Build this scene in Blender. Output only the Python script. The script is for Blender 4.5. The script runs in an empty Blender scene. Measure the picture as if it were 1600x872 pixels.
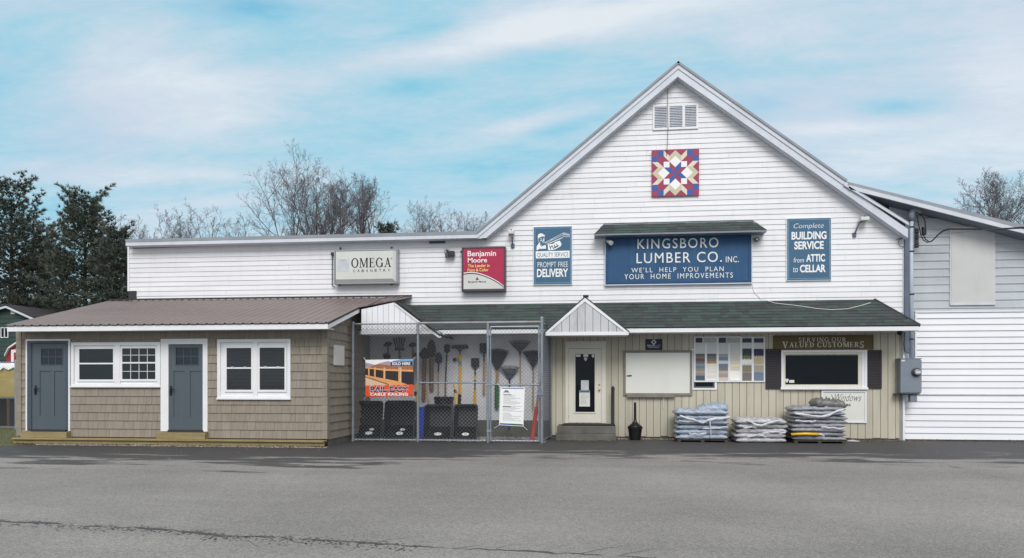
import bpy, bmesh, math, random
from mathutils import Vector, Matrix
R = math.radians
scene = bpy.context.scene
COL = scene.collection
rng = random.Random(7)

# ------------------------------------------------------------------ camera, sky, sun, exposure
F = 1200.0; HOR = 594.5; CY = -21.5; CZ = 1.6; TH = math.atan(0.12)
cam = bpy.data.cameras.new('camera'); camo = bpy.data.objects.new('camera', cam); COL.objects.link(camo)
camo.location = (0, CY, CZ); camo.rotation_euler = (R(90), 0, TH)
cam.sensor_fit = 'HORIZONTAL'; cam.sensor_width = 36; cam.lens = 36 * F / 1600
cam.shift_x = 0; cam.shift_y = (HOR - 436) / 1600
cam.clip_start = 0.1; cam.clip_end = 3000
scene.camera = camo

SUN_EL, SUN_AZ = 41, 9           # the sun stands behind the camera, a little to its right
w = bpy.data.worlds.new('World'); scene.world = w; w.use_nodes = True
def build_world():
    nt = w.node_tree; N = nt.nodes; L = nt.links; N.clear()
    def nd(t, **k):
        n = N.new(t)
        for a, b in k.items(): setattr(n, a, b)
        return n
    def mth(op, a, b=None, c=None):
        n = nd('ShaderNodeMath', operation=op)
        for i, q in enumerate((a, b, c)):
            if q is None: continue
            if isinstance(q, (int, float)): n.inputs[i].default_value = q
            else: L.new(q, n.inputs[i])
        return n.outputs[0]
    out = nd('ShaderNodeOutputWorld'); bg = nd('ShaderNodeBackground'); bg.inputs[1].default_value = 0.1
    sky = nd('ShaderNodeTexSky', sky_type='NISHITA', sun_disc=False)
    sky.sun_elevation = R(SUN_EL); sky.sun_rotation = R(180 + SUN_AZ); sky.air_density = 1.0; sky.dust_density = 0.6; sky.ozone_density = 1.5
    tc = nd('ShaderNodeTexCoord'); sp = nd('ShaderNodeSeparateXYZ'); L.new(tc.outputs['Generated'], sp.inputs[0])
    dx, dy, dz = sp.outputs
    # a flat cloud sheet seen from below: streaks lie flatter towards the horizon
    zz = mth('ADD', mth('MAXIMUM', dz, 0.0), 0.16)
    px = mth('DIVIDE', dx, zz); py = mth('DIVIDE', dy, zz)
    def cloud(sx, sy, ox, oy, scale, detail, rough, dist):
        cb = nd('ShaderNodeCombineXYZ')
        L.new(mth('MULTIPLY_ADD', px, sx, ox), cb.inputs[0]); L.new(mth('MULTIPLY_ADD', py, sy, oy), cb.inputs[1])
        no = nd('ShaderNodeTexNoise'); no.inputs['Scale'].default_value = scale; no.inputs['Detail'].default_value = detail
        no.inputs['Roughness'].default_value = rough; no.inputs['Distortion'].default_value = dist
        L.new(cb.outputs[0], no.inputs['Vector']); return no.outputs[0]
    def sstep(v, a, b):
        mr = nd('ShaderNodeMapRange', interpolation_type='SMOOTHSTEP'); L.new(v, mr.inputs[0])
        mr.inputs[1].default_value = a; mr.inputs[2].default_value = b; return mr.outputs[0]
    def sstep_lin(v, a, b):
        mr = nd('ShaderNodeMapRange'); L.new(v, mr.inputs[0]); mr.inputs[1].default_value = a; mr.inputs[2].default_value = b; return mr.outputs[0]
    # sky bearings of the larger cloud banks (tangent of azimuth, of elevation)
    az = mth('DIVIDE', dx, mth('MAXIMUM', dy, 0.05)); el = mth('DIVIDE', dz, mth('MAXIMUM', dy, 0.05))
    def blob(a, e, sa, se, tilt=0.0):
        A = mth('SUBTRACT', az, a); E = mth('SUBTRACT', el, e)
        E = mth('SUBTRACT', E, mth('MULTIPLY', A, tilt))
        q = mth('ADD', mth('POWER', mth('ABSOLUTE', mth('DIVIDE', A, sa)), 2), mth('POWER', mth('ABSOLUTE', mth('DIVIDE', E, se)), 2))
        return mth('EXPONENT', mth('MULTIPLY', q, -1.0))
    n1 = cloud(0.8, 1.5, 3.1, 1.7, 0.9, 8, 0.60, 0.9)
    n2 = cloud(0.6, 1.7, 7.3, 4.2, 2.6, 10, 0.68, 0.7)
    n3 = cloud(1.1, 1.5, 1.3, 9.2, 5.0, 10, 0.74, 0.35)
    m = mth('ADD', mth('MULTIPLY', n1, 0.42), mth('ADD', mth('MULTIPLY', n2, 0.34), mth('MULTIPLY', n3, 0.24)))
    for (a, e, sa, se, t, k) in ((-.60, .41, .17, .075, -.10, .22), (-.12, .452, .20, .020, .13, .22), (.03, .49, .22, .03, .1, .12), (-.078, .341, .10, .014, .15, .14),
                                 (.50, .38, .08, .07, 0, .16), (.282, .315, .09, .010, 0, .16), (-.58, .285, .12, .012, -.03, .10), (.42, .30, .2, .05, 0, .10), (.30, .46, .22, .06, 0, .10),
                                 (-.49, .512, .08, .022, -.05, -.20), (-.257, .392, .045, .014, .0, -.14), (-.053, .329, .05, .010, .15, -.13), (.198, .351, .04, .012, 0, -.16), (.36, .338, .05, .010, 0, -.18), (-.22, .47, .05, .02, .1, -.1), (-.20, .27, .16, .03, .1, -.06), (-.75, .33, .1, .02, 0, -.08)):
        m = mth('ADD', m, mth('MULTIPLY', blob(a, e, sa, se, t), k))
    ramp = nd('ShaderNodeValToRGB'); L.new(sstep_lin(m, 0.24, 0.74), ramp.inputs[0]); el_ = ramp.color_ramp.elements
    el_[0].position = 0.0; el_[0].color = (0.9, 3.6, 5.1, 1); el_[1].position = 1.0; el_[1].color = (5.8, 6.2, 6.5, 1)
    for p_, c_ in ((0.22, (1.75, 4.35, 5.6, 1)), (0.45, (2.9, 4.85, 5.75, 1)), (0.68, (4.35, 5.25, 5.95, 1))): e_ = el_.new(p_); e_.color = c_
    lil = nd('ShaderNodeMix', data_type='RGBA'); L.new(mth('MULTIPLY', sstep(cloud(.5, .8, 5.5, 2.2, 1.4, 5, .6, .4), .47, .66), .55), lil.inputs[0]); L.new(ramp.outputs[0], lil.inputs[6]); lil.inputs[7].default_value = (4.7, 4.95, 5.85, 1)
    clr = nd('ShaderNodeMix', data_type='RGBA'); clr.inputs[0].default_value = 0.08; L.new(lil.outputs[2], clr.inputs[6]); L.new(sky.outputs[0], clr.inputs[7])
    # unseen cloud overhead and behind the camera, added white and bright for neutral fill
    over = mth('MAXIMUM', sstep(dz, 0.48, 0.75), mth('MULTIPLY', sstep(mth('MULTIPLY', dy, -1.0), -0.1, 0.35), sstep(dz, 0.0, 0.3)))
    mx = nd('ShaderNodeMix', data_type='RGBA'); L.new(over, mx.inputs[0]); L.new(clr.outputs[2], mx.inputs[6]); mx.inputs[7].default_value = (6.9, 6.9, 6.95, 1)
    # below the horizon the ground sheet takes over; keep the dome there a dull grey
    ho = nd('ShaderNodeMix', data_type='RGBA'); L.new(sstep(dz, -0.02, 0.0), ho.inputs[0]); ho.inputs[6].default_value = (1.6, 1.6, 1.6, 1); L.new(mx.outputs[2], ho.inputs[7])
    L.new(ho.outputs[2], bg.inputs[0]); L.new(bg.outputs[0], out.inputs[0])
build_world()
sl = bpy.data.lights.new('sun', 'SUN'); sl.energy = 1.5; sl.angle = R(28); sl.color = (1, .98, .955)
so = bpy.data.objects.new('sun', sl); COL.objects.link(so)
so.rotation_euler = (R(90 - SUN_EL), 0, R(SUN_AZ)); so.location = (6, -30, 40)
scene.view_settings.view_transform = 'Standard'; scene.view_settings.look = 'None'
scene.view_settings.gamma = 1.0; scene.view_settings.exposure = 0.49
scene.render.engine = 'CYCLES'
scene.cycles.max_bounces = 6; scene.cycles.use_denoising = True

# ------------------------------------------------------------------ helpers
ct, st = math.cos(TH), math.sin(TH)
def ray(px, py):
    a = (px - 800) / F; b = (HOR - py) / F
    return Vector((-st + a * ct, ct + a * st, b))
def U(px, py, y):                     # a measured corner as a point of the wall plane y
    d = ray(px, py); t = (y - CY) / d.y
    return (d.x * t, CZ + d.z * t)
def UXp(px, py, X):                   # the same for a side wall x = X, gives (y, z)
    d = ray(px, py); t = X / d.x
    return (CY + d.y * t, CZ + d.z * t)
def X(px, y): return U(px, HOR, y)[0]
def Z(px, py, y): return U(px, py, y)[1]
def G(px, py):
    d = ray(px, py); t = -CZ / d.z
    return (d.x * t, CY + d.y * t)
def RC(x0, y0, x1, y1, y):            # a measured rectangle on plane y -> x0, x1, z0, z1
    m = (x0 + x1) / 2
    return X(x0, y), X(x1, y), Z(m, y1, y), Z(m, y0, y)

class MB:
    def __init__(s): s.v = []; s.f = []; s.m = []; s.cur = 0
    def face(s, pts):
        n = len(s.v); s.v += [tuple(p) for p in pts]; s.f.append(tuple(range(n, n + len(pts)))); s.m.append(s.cur)
    def mesh(s, vs, fs):
        n = len(s.v); s.v += [tuple(p) for p in vs]
        for f in fs: s.f.append(tuple(i + n for i in f)); s.m.append(s.cur)
    def box(s, x0, x1, y0, y1, z0, z1, T=None):
        vs = [Vector((x, y, z)) for x in (x0, x1) for y in (y0, y1) for z in (z0, z1)]
        if T is not None: vs = [T @ v for v in vs]
        s.mesh(vs, [(0, 1, 3, 2), (4, 6, 7, 5), (0, 4, 5, 1), (2, 3, 7, 6), (0, 2, 6, 4), (1, 5, 7, 3)])
    def prism(s, pts, y0, y1):        # outline in x-z, thickness along y
        n = len(pts)
        vs = [(p[0], y0, p[1]) for p in pts] + [(p[0], y1, p[1]) for p in pts]
        fs = [tuple(range(n)), tuple(range(2 * n - 1, n - 1, -1))]
        fs += [(i, i + n, (i + 1) % n + n, (i + 1) % n) for i in range(n)]
        s.mesh(vs, fs)
    def slab(s, pts, th):             # 3-d outline pushed down by th
        n = len(pts); nrm = (Vector(pts[1]) - Vector(pts[0])).cross(Vector(pts[2]) - Vector(pts[0])).normalized()
        if nrm.z < 0: nrm = -nrm
        vs = [Vector(p) for p in pts] + [Vector(p) - nrm * th for p in pts]
        fs = [tuple(range(n)), tuple(range(2 * n - 1, n - 1, -1))]
        fs += [(i, i + n, (i + 1) % n + n, (i + 1) % n) for i in range(n)]
        s.mesh(vs, fs)
    def frame(s, x0, x1, z0, z1, t, y0, y1, tb=None):
        tb = t if tb is None else tb
        s.box(x0, x0 + t, y0, y1, z0, z1); s.box(x1 - t, x1, y0, y1, z0, z1)
        s.box(x0 + t, x1 - t, y0, y1, z1 - t, z1); s.box(x0 + t, x1 - t, y0, y1, z0, z0 + tb)
    def tube(s, pts, r, n=6, r1=None, caps=True):
        pts = [Vector(p) for p in pts]; k = len(pts); r1 = r if r1 is None else r1
        vs = []; d0 = (pts[1] - pts[0]).normalized()
        a = d0.cross(Vector((0, 0, 1)))
        if a.length < 1e-3: a = d0.cross(Vector((1, 0, 0)))
        a.normalize()
        for i, p in enumerate(pts):
            d = (pts[min(i + 1, k - 1)] - pts[max(i - 1, 0)])
            if d.length < 1e-9: d = d0
            d = d.normalized(); a = (a - d * a.dot(d)).normalized(); b = d.cross(a)
            rr = r + (r1 - r) * i / (k - 1)
            vs += [p + (a * math.cos(2 * math.pi * j / n) + b * math.sin(2 * math.pi * j / n)) * rr for j in range(n)]
        fs = [(i * n + j, i * n + (j + 1) % n, (i + 1) * n + (j + 1) % n, (i + 1) * n + j) for i in range(k - 1) for j in range(n)]
        if caps: fs += [tuple(range(n - 1, -1, -1)), tuple(range((k - 1) * n, k * n))]
        s.mesh(vs, fs)
    def lathe(s, prof, cx, cy, n=20, cz=0, sx=1, sy=1):
        vs = [(cx + r * sx * math.cos(2 * math.pi * j / n), cy + r * sy * math.sin(2 * math.pi * j / n), cz + z) for r, z in prof for j in range(n)]
        k = len(prof)
        fs = [(i * n + j, i * n + (j + 1) % n, (i + 1) * n + (j + 1) % n, (i + 1) * n + j) for i in range(k - 1) for j in range(n)]
        fs += [tuple(range(n - 1, -1, -1)), tuple(range((k - 1) * n, k * n))]
        s.mesh(vs, fs)
    def disc(s, cx, cz, rx, rz, y0, y1, n=24):
        s.prism([(cx + rx * math.cos(2 * math.pi * j / n), cz + rz * math.sin(2 * math.pi * j / n)) for j in range(n)], y0, y1)
    def build(s, name, mats, parent=None, smooth=False, bevel=0, local=False):
        me = bpy.data.meshes.new(name); me.from_pydata([tuple(v) for v in s.v], [], s.f)
        mats = mats if isinstance(mats, (list, tuple)) else [mats]
        for m in mats: me.materials.append(m)
        if len(mats) > 1: me.polygons.foreach_set('material_index', s.m)
        bm = bmesh.new(); bm.from_mesh(me); bmesh.ops.recalc_face_normals(bm, faces=bm.faces)
        if bevel:
            ed = [e for e in bm.edges if len(e.link_faces) == 2 and e.calc_face_angle(0) > 0.5]
            bmesh.ops.bevel(bm, geom=ed, offset=bevel, segments=2, profile=0.6, affect='EDGES', clamp_overlap=True)
        bm.to_mesh(me); bm.free()
        if smooth: me.polygons.foreach_set('use_smooth', [True] * len(me.polygons))
        o = bpy.data.objects.new(name, me); COL.objects.link(o)
        if parent:
            o.parent = parent
            if not local: o.location = -wloc(parent)
        return o
def wloc(o):
    v = Vector(o.location); p = o.parent
    while p: v += p.location; p = p.parent
    return v
def tag(o, label=None, cat=None, group=None, kind=None):
    if label: o['label'] = label
    if cat: o['category'] = cat
    if group: o['group'] = group
    if kind: o['kind'] = kind
    return o
def thing(name, label, cat, loc=(0, 0, 0), group=None):
    o = bpy.data.objects.new(name, None); COL.objects.link(o); o.location = loc; o.empty_display_size = .2
    return tag(o, label, cat, group)
def dup(root, loc, rotz=0, label=None, group=None, scale=None):
    r = root.copy(); COL.objects.link(r); r.location = loc; r.rotation_euler = (0, 0, rotz)
    if scale: r.scale = scale
    if label: r['label'] = label
    if group: r['group'] = group
    for ch in list(root.children):
        c = ch.copy(); COL.objects.link(c); c.parent = r
        for g in ch.children:
            d = g.copy(); COL.objects.link(d); d.parent = c
    return r

# ------------------------------------------------------------------ materials
def S(r, g, b, k=1.0):
    def l(c):
        c /= 255.0
        return (c / 12.92 if c <= .04045 else ((c + .055) / 1.055) ** 2.4) * k
    return (l(r), l(g), l(b))
def mat(name, col, rough=.7, var=.12, scale=3.0, stretch=(1, 1, 1), bump=0.0, bscale=60.0, metal=0.0, island=0.0, col2=None, isl_col=None,
        dirt=0.0, dirtcol=(.12, .11, .09), dscale=1.5, spec=.4, fine=0.0):
    m = bpy.data.materials.new(name); m.use_nodes = True; nt = m.node_tree; N = nt.nodes; L = nt.links
    b = N['Principled BSDF']; b.inputs['Roughness'].default_value = rough; b.inputs['Metallic'].default_value = metal
    b.inputs['Specular IOR Level'].default_value = spec
    tc = N.new('ShaderNodeTexCoord'); mp = N.new('ShaderNodeMapping'); L.new(tc.outputs['Object'], mp.inputs[0]); mp.inputs['Scale'].default_value = stretch
    def noise(s, d=4, vec=None, r=.6):
        n = N.new('ShaderNodeTexNoise'); n.inputs['Scale'].default_value = s; n.inputs['Detail'].default_value = d; n.inputs['Roughness'].default_value = r
        L.new(vec or mp.outputs[0], n.inputs['Vector']); return n.outputs[0]
    def rng_(v, a, c, lo, hi):
        n = N.new('ShaderNodeMapRange'); L.new(v, n.inputs[0])
        n.inputs[1].default_value = a; n.inputs[2].default_value = c; n.inputs[3].default_value = lo; n.inputs[4].default_value = hi; return n.outputs[0]
    def mix(f, a, c, bt='MIX'):
        n = N.new('ShaderNodeMix'); n.data_type = 'RGBA'; n.blend_type = bt
        if isinstance(f, float): n.inputs[0].default_value = f
        else: L.new(f, n.inputs[0])
        for i, q in ((6, a), (7, c)):
            if isinstance(q, tuple): n.inputs[i].default_value = (*q, 1)
            else: L.new(q, n.inputs[i])
        return n.outputs[2]
    c = mix(rng_(noise(scale), .3, .7, 0, 1), tuple(x * (1 - var) for x in col), col2 or tuple(min(1, x * (1 + var)) for x in col))
    if island or isl_col:
        g = N.new('ShaderNodeNewGeometry'); ri = g.outputs['Random Per Island']
        if isl_col: c = mix(rng_(ri, .35, 1, 0, 1), c, isl_col)
        if island:
            v = rng_(ri, 0, 1, 1 - island, 1 + island)
            h = N.new('ShaderNodeVectorMath'); h.operation = 'SCALE'; L.new(c, h.inputs[0]); L.new(v, h.inputs['Scale']); c = h.outputs[0]
    if fine:
        v = rng_(noise(90, 3), .3, .7, 1 - fine, 1 + fine)
        h = N.new('ShaderNodeVectorMath'); h.operation = 'SCALE'; L.new(c, h.inputs[0]); L.new(v, h.inputs['Scale']); c = h.outputs[0]
    if dirt:
        mp2 = N.new('ShaderNodeMapping'); L.new(tc.outputs['Object'], mp2.inputs[0]); mp2.inputs['Scale'].default_value = (3.2, 3.2, .45)
        d = rng_(noise(dscale, 6, mp2.outputs[0], .65), .5, .78, 0, dirt)
        c = mix(d, c, dirtcol)
    L.new(c, b.inputs['Base Color'])
    if bump:
        bp = N.new('ShaderNodeBump'); bp.inputs['Strength'].default_value = bump; bp.inputs['Distance'].default_value = .02
        L.new(noise(bscale, 4), bp.inputs['Height']); L.new(bp.outputs[0], b.inputs['Normal'])
    return m
M = {}
M['siding'] = mat('white_clapboard', S(230, 230, 234, .94), .55, .05, 1.2, (.4, 1, 4), .06, 25, island=.03, dirt=.22, dirtcol=(.45, .44, .42))
M['vinyl'] = mat('white_vinyl', S(232, 233, 238, .95), .5, .03, 1, (.3, 1, 3), island=.02, dirt=.08, dirtcol=(.45, .45, .45))
M['greylap'] = mat('grey_clapboard', S(192, 198, 204, .88), .6, .07, 1.5, (.4, 1, 3), .08, 25, island=.05, dirt=.3, dirtcol=(.3, .31, .33))
M['trim'] = mat('white_trim', S(232, 233, 236, .95), .5, .04, 2, dirt=.12, dirtcol=(.4, .4, .4))
M['galv_trim'] = mat('pale_grey_trim', S(206, 211, 221, .95), .45, .07, 2, (1, 1, 1), dirt=.2, dirtcol=(.25, .26, .28))
M['rooftop'] = mat('weathered_grey_roofing', S(140, 144, 152), .55, .12, 2)
M['core'] = mat('wall_sheathing', S(150, 148, 146), .8)
M['beige'] = mat('beige_vertical_siding', S(196, 190, 172, .9), .7, .06, 1.2, (3, 1, .3), .12, 40, island=.06, dirt=.35, dirtcol=(.2, .185, .14))
M['groove'] = mat('siding_groove', S(96, 92, 80), .9)
M['whitewall'] = mat('white_masonry', S(212, 212, 216), .8, .08, 2, bump=.1, dirt=.2, dirtcol=(.25, .25, .25))
M['shake'] = mat('taupe_shingle', S(148, 139, 127, .9), .8, .08, 3, (6, 6, .6), .25, 30, island=.065, dirt=.1)
M['shake_under'] = mat('shingle_underlay', S(60, 55, 48), .9)
M['metalroof'] = mat('brown_ribbed_steel', S(126, 113, 110), .38, .08, 1.5, (.4, 1, 1), metal=.25, spec=.5, dirt=.15, dirtcol=(.1, .09, .09))
M['dark'] = mat('dark_flashing', S(52, 50, 52), .6)
M['ashingle'] = mat('green_asphalt_shingle', S(64, 69, 70), .95, .2, 4, bump=.4, bscale=150, island=.12, isl_col=S(62, 78, 72), fine=.25)
M['bluedoor'] = mat('slate_blue_paint', S(80, 90, 98), .45, .04, 2, (4, 4, .6))
M['bluedoor2'] = mat('slate_blue_frame', S(70, 80, 92), .5, .05, 2)
def glass(name, col, rough=.06, spec=.5):
    m = mat(name, col, rough, .15, 1.0, spec=spec); return m
M['glass'] = glass('dark_window_glass', S(18, 21, 26), .05, .2)
M['glass3'] = mat('wavy_shed_glass', S(26, 30, 34), .05, .15, 1.0, bump=.12, bscale=1.3, spec=.55)
M['glass2'] = glass('door_light_glass', S(38, 44, 52), .12, .4)
M['blind'] = mat('window_blind', S(58, 60, 66), .7, .1, 2)
M['black'] = mat('black_hardware', S(22, 22, 24), .45)
M['pt_wood'] = mat('pressure_treated_pine', S(154, 138, 98, .9), .75, .18, 2.5, (.6, 6, 6), .2, 20, island=.08, dirt=.3, dirtcol=(.12, .12, .05))
M['concrete'] = mat('weathered_concrete', S(98, 96, 91), .9, .22, 3, bump=.35, bscale=40, dirt=.5, dirtcol=(.05, .05, .045))
M['cream'] = mat('cream_door_paint', S(218, 214, 202, .95), .5, .04, 2, dirt=.12, dirtcol=(.35, .32, .25))
M['brass'] = mat('brass', (.6, .42, .14), .3, .1, 8, metal=1)
M['galv'] = mat('galvanised_steel', S(146, 152, 160), .45, .15, 5, metal=.55, dirt=.1)
M['rail'] = mat('rusty_galvanised_rail', S(136, 140, 146), .55, .1, 5, metal=.4, dirt=.85, dirtcol=S(128, 98, 74), dscale=.9)
M['wire'] = mat('chain_link_wire', S(112, 116, 122), .5, .12, 4)
M['charcoal'] = mat('charcoal_shutter', S(46, 42, 46), .6, .08, 3)
M['navy'] = mat('faded_blue_sign_paint', S(32, 80, 122, .9), .55, .1, 2.2, (1, 1, 2), dirt=.16, dirtcol=S(92, 128, 160))
M['navy2'] = mat('slate_blue_sign', S(62, 103, 134, .9), .5, .05, 3)
M['signwhite'] = mat('white_sign_paint', S(240, 240, 240, .95), .5, .03, 5)
M['olive'] = mat('olive_sign_board', S(98, 84, 52), .6, .16, 3, (.5, 1, 5))
M['goldgrey'] = mat('pale_gilt_lettering', S(206, 200, 184), .5, .1, 5)
M['board'] = mat('white_board', S(222, 222, 216, .95), .35, .04, 1, dirt=.12, dirtcol=(.5, .5, .48))
M['boardframe'] = mat('weathered_board_frame', S(128, 122, 112), .7, .15, 4)
M['maroon'] = mat('maroon_paint', S(160, 64, 96, .9), .6, .07, 6)
M['qblue'] = mat('blue_quilt_paint', S(58, 94, 164, .95), .6, .06, 6)
M['tan'] = mat('tan_quilt_paint', S(206, 196, 170, .92), .6, .05, 6)
M['ltan'] = mat('cream_quilt_paint', S(226, 218, 198, .92), .6, .05, 6)
M['crimson'] = mat('crimson_sign_face', S(168, 42, 76), .3, .05, 2)
M['ltyellow'] = mat('pale_yellow_lettering', S(240, 216, 130), .4)
M['signgrey'] = mat('pale_grey_sign_face', S(206, 208, 204, .95), .35, .05, 2)
M['signbox'] = mat('grey_sign_cabinet', S(150, 154, 160), .4, .06, 3, metal=.3)
M['signboxdark'] = mat('dark_sign_cabinet', S(70, 62, 72), .4, .06, 3)
M['ink'] = mat('black_ink', S(30, 34, 42), .5)
M['greyink'] = mat('grey_ink', S(150, 152, 156), .6)
M['logogrey'] = mat('pale_logo_grey', S(186, 192, 198), .4)
M['elecgrey'] = mat('electric_box_grey', S(122, 131, 142), .45, .06, 3, dirt=.1)
M['pvc'] = mat('pale_conduit', S(176, 186, 200), .45, .06, 3, dirt=.2)
M['spout'] = mat('tarnished_downspout', S(92, 104, 120), .5, .15, 4, dirt=.35, dirtcol=(.05, .05, .06))
M['clearglass'] = mat('meter_glass', S(120, 124, 128), .1)
M['orange'] = mat('orange_print', S(222, 78, 34), .5, .14, 25)
M['red'] = mat('red_paint', S(190, 70, 58), .5, .1, 6)
M['skyprint'] = mat('printed_sky', S(120, 158, 200), .5, .3, 14)
M['hillprint'] = mat('printed_hills', S(168, 150, 168), .5, .2, 30)
M['brushprint'] = mat('printed_brush', S(160, 104, 70), .5, .35, 60)
M['darkprint'] = mat('printed_cables', S(48, 42, 40), .5, .3, 40)
M['deckprint'] = mat('printed_deck', S(216, 186, 156), .5, .15, 30)
M['woodprint'] = mat('printed_cedar', S(222, 158, 100), .5, .2, 30)
M['navyprint'] = mat('printed_navy', S(22, 34, 66), .5)
M['woodhandle'] = mat('ash_wood_handle', S(166, 136, 100), .6, .15, 4, (8, 8, 1))
M['brownhandle'] = mat('brown_wood_handle', S(132, 100, 72), .6, .25, 4, (8, 8, 2))
M['yellow'] = mat('yellow_fibreglass', S(226, 176, 42), .4, .06, 4)
M['green'] = mat('green_sleeve', S(36, 100, 58), .6, .2, 8)
M['steelblack'] = mat('black_tool_steel', S(36, 36, 40), .45, .2, 6, metal=.3)
M['greyplastic'] = mat('grey_rake_plastic', S(74, 80, 84), .5, .1, 6)
M['blackplastic'] = mat('black_tray_plastic', S(25, 25, 27), .36, .2, 4, bump=.05)
M['blue'] = mat('blue_plastic', S(28, 60, 170), .4)
M['bagA'] = mat('silver_blue_bag_film', S(156, 168, 184), .25, .42, 9, (1, 1, 3), .8, 18, spec=.6, fine=.1)
M['bagB'] = mat('white_grey_bag_film', S(182, 181, 186), .25, .38, 9, (1, 1, 3), .8, 18, spec=.6, fine=.1)
M['bagC'] = mat('dull_grey_bag_film', S(146, 148, 157), .26, .42, 9, (1, 1, 3), .8, 18, spec=.6, fine=.1)
M['bagD'] = mat('dark_grey_top_bag_film', S(112, 112, 110), .34, .3, 12, (1, 1, 1), .6, 18, spec=.5, fine=.15)
M['wrap'] = mat('loose_clear_wrap', S(192, 193, 198), .25, .15, 8, bump=.5, bscale=25, spec=.6)
M['pallet'] = mat('pallet_wood', S(70, 62, 54), .85, .2, 4)
M['bark'] = mat('grey_bark', S(58, 54, 57), .95, .25, 4, (3, 3, .6))
M['barkdark'] = mat('dark_bark', S(62, 52, 48), .95, .25, 4, (3, 3, .6))
M['twig'] = mat('bare_twig_bark', S(106, 101, 106), .95, .2, 2)
M['needle'] = mat('white_pine_needles', (.105, .128, .108), .7, .3, .6, island=.4, col2=(.130, .148, .118), spec=.2)
M['needle2'] = mat('spruce_needles', (.085, .105, .09), .7, .3, .8, island=.3, spec=.2)
M['barngreen'] = mat('dark_green_barn_siding', S(52, 72, 68), .7, .1, 2, (1, 1, 5))
M['barnred'] = mat('barn_red_paint', S(150, 44, 50), .7, .1, 2)
M['lumber'] = mat('fresh_lumber', S(176, 160, 96), .8, .2, 3, (1, 1, 8))
M['tarp'] = mat('white_tarp', S(232, 234, 236), .5, .06, 4, bump=.4, bscale=6)
M['grass'] = mat('spring_grass', (.085, .088, .035), .95, .3, 4, fine=.3, island=.35)
M['gravelm'] = mat('river_gravel', S(150, 144, 138), .9, .2, 3, island=.45)
M['cablewhite'] = mat('white_cable', S(226, 226, 220), .5)

# ------------------------------------------------------------------ lettering
def text_to(mb, body, x0, x1, z0, z1, y, depth=.006, bold=0.0, shear=0.0, space=1.0, wave=None):
    cu = bpy.data.curves.new('lettering_curve', 'FONT'); cu.body = body; cu.size = 1; cu.offset = bold; cu.shear = shear
    cu.space_character = space; cu.resolution_u = 4; cu.extrude = .5
    o = bpy.data.objects.new('lettering_curve', cu); COL.objects.link(o)
    dg = bpy.context.evaluated_depsgraph_get(); dg.update()
    me = bpy.data.meshes.new_from_object(o.evaluated_get(dg))
    vs = [v.co.copy() for v in me.vertices]; fs = [tuple(p.vertices) for p in me.polygons]
    bpy.data.objects.remove(o); bpy.data.curves.remove(cu); bpy.data.meshes.remove(me)
    ax0 = min(v.x for v in vs); ax1 = max(v.x for v in vs); ay0 = min(v.y for v in vs); ay1 = max(v.y for v in vs)
    out = []
    for v in vs:
        u = (v.x - ax0) / (ax1 - ax0); q = (v.y - ay0) / (ay1 - ay0)
        out.append((x0 + u * (x1 - x0), y - (v.z + .5) * depth, z0 + q * (z1 - z0)))
    mb.mesh(out, fs)
def text_px(mb, body, a, b, c, d, y, **k):     # measured box: left, top, right, bottom
    x0, x1, z0, z1 = RC(a, b, c, d, y); text_to(mb, body, x0, x1, z0, z1, y, **k)
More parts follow.
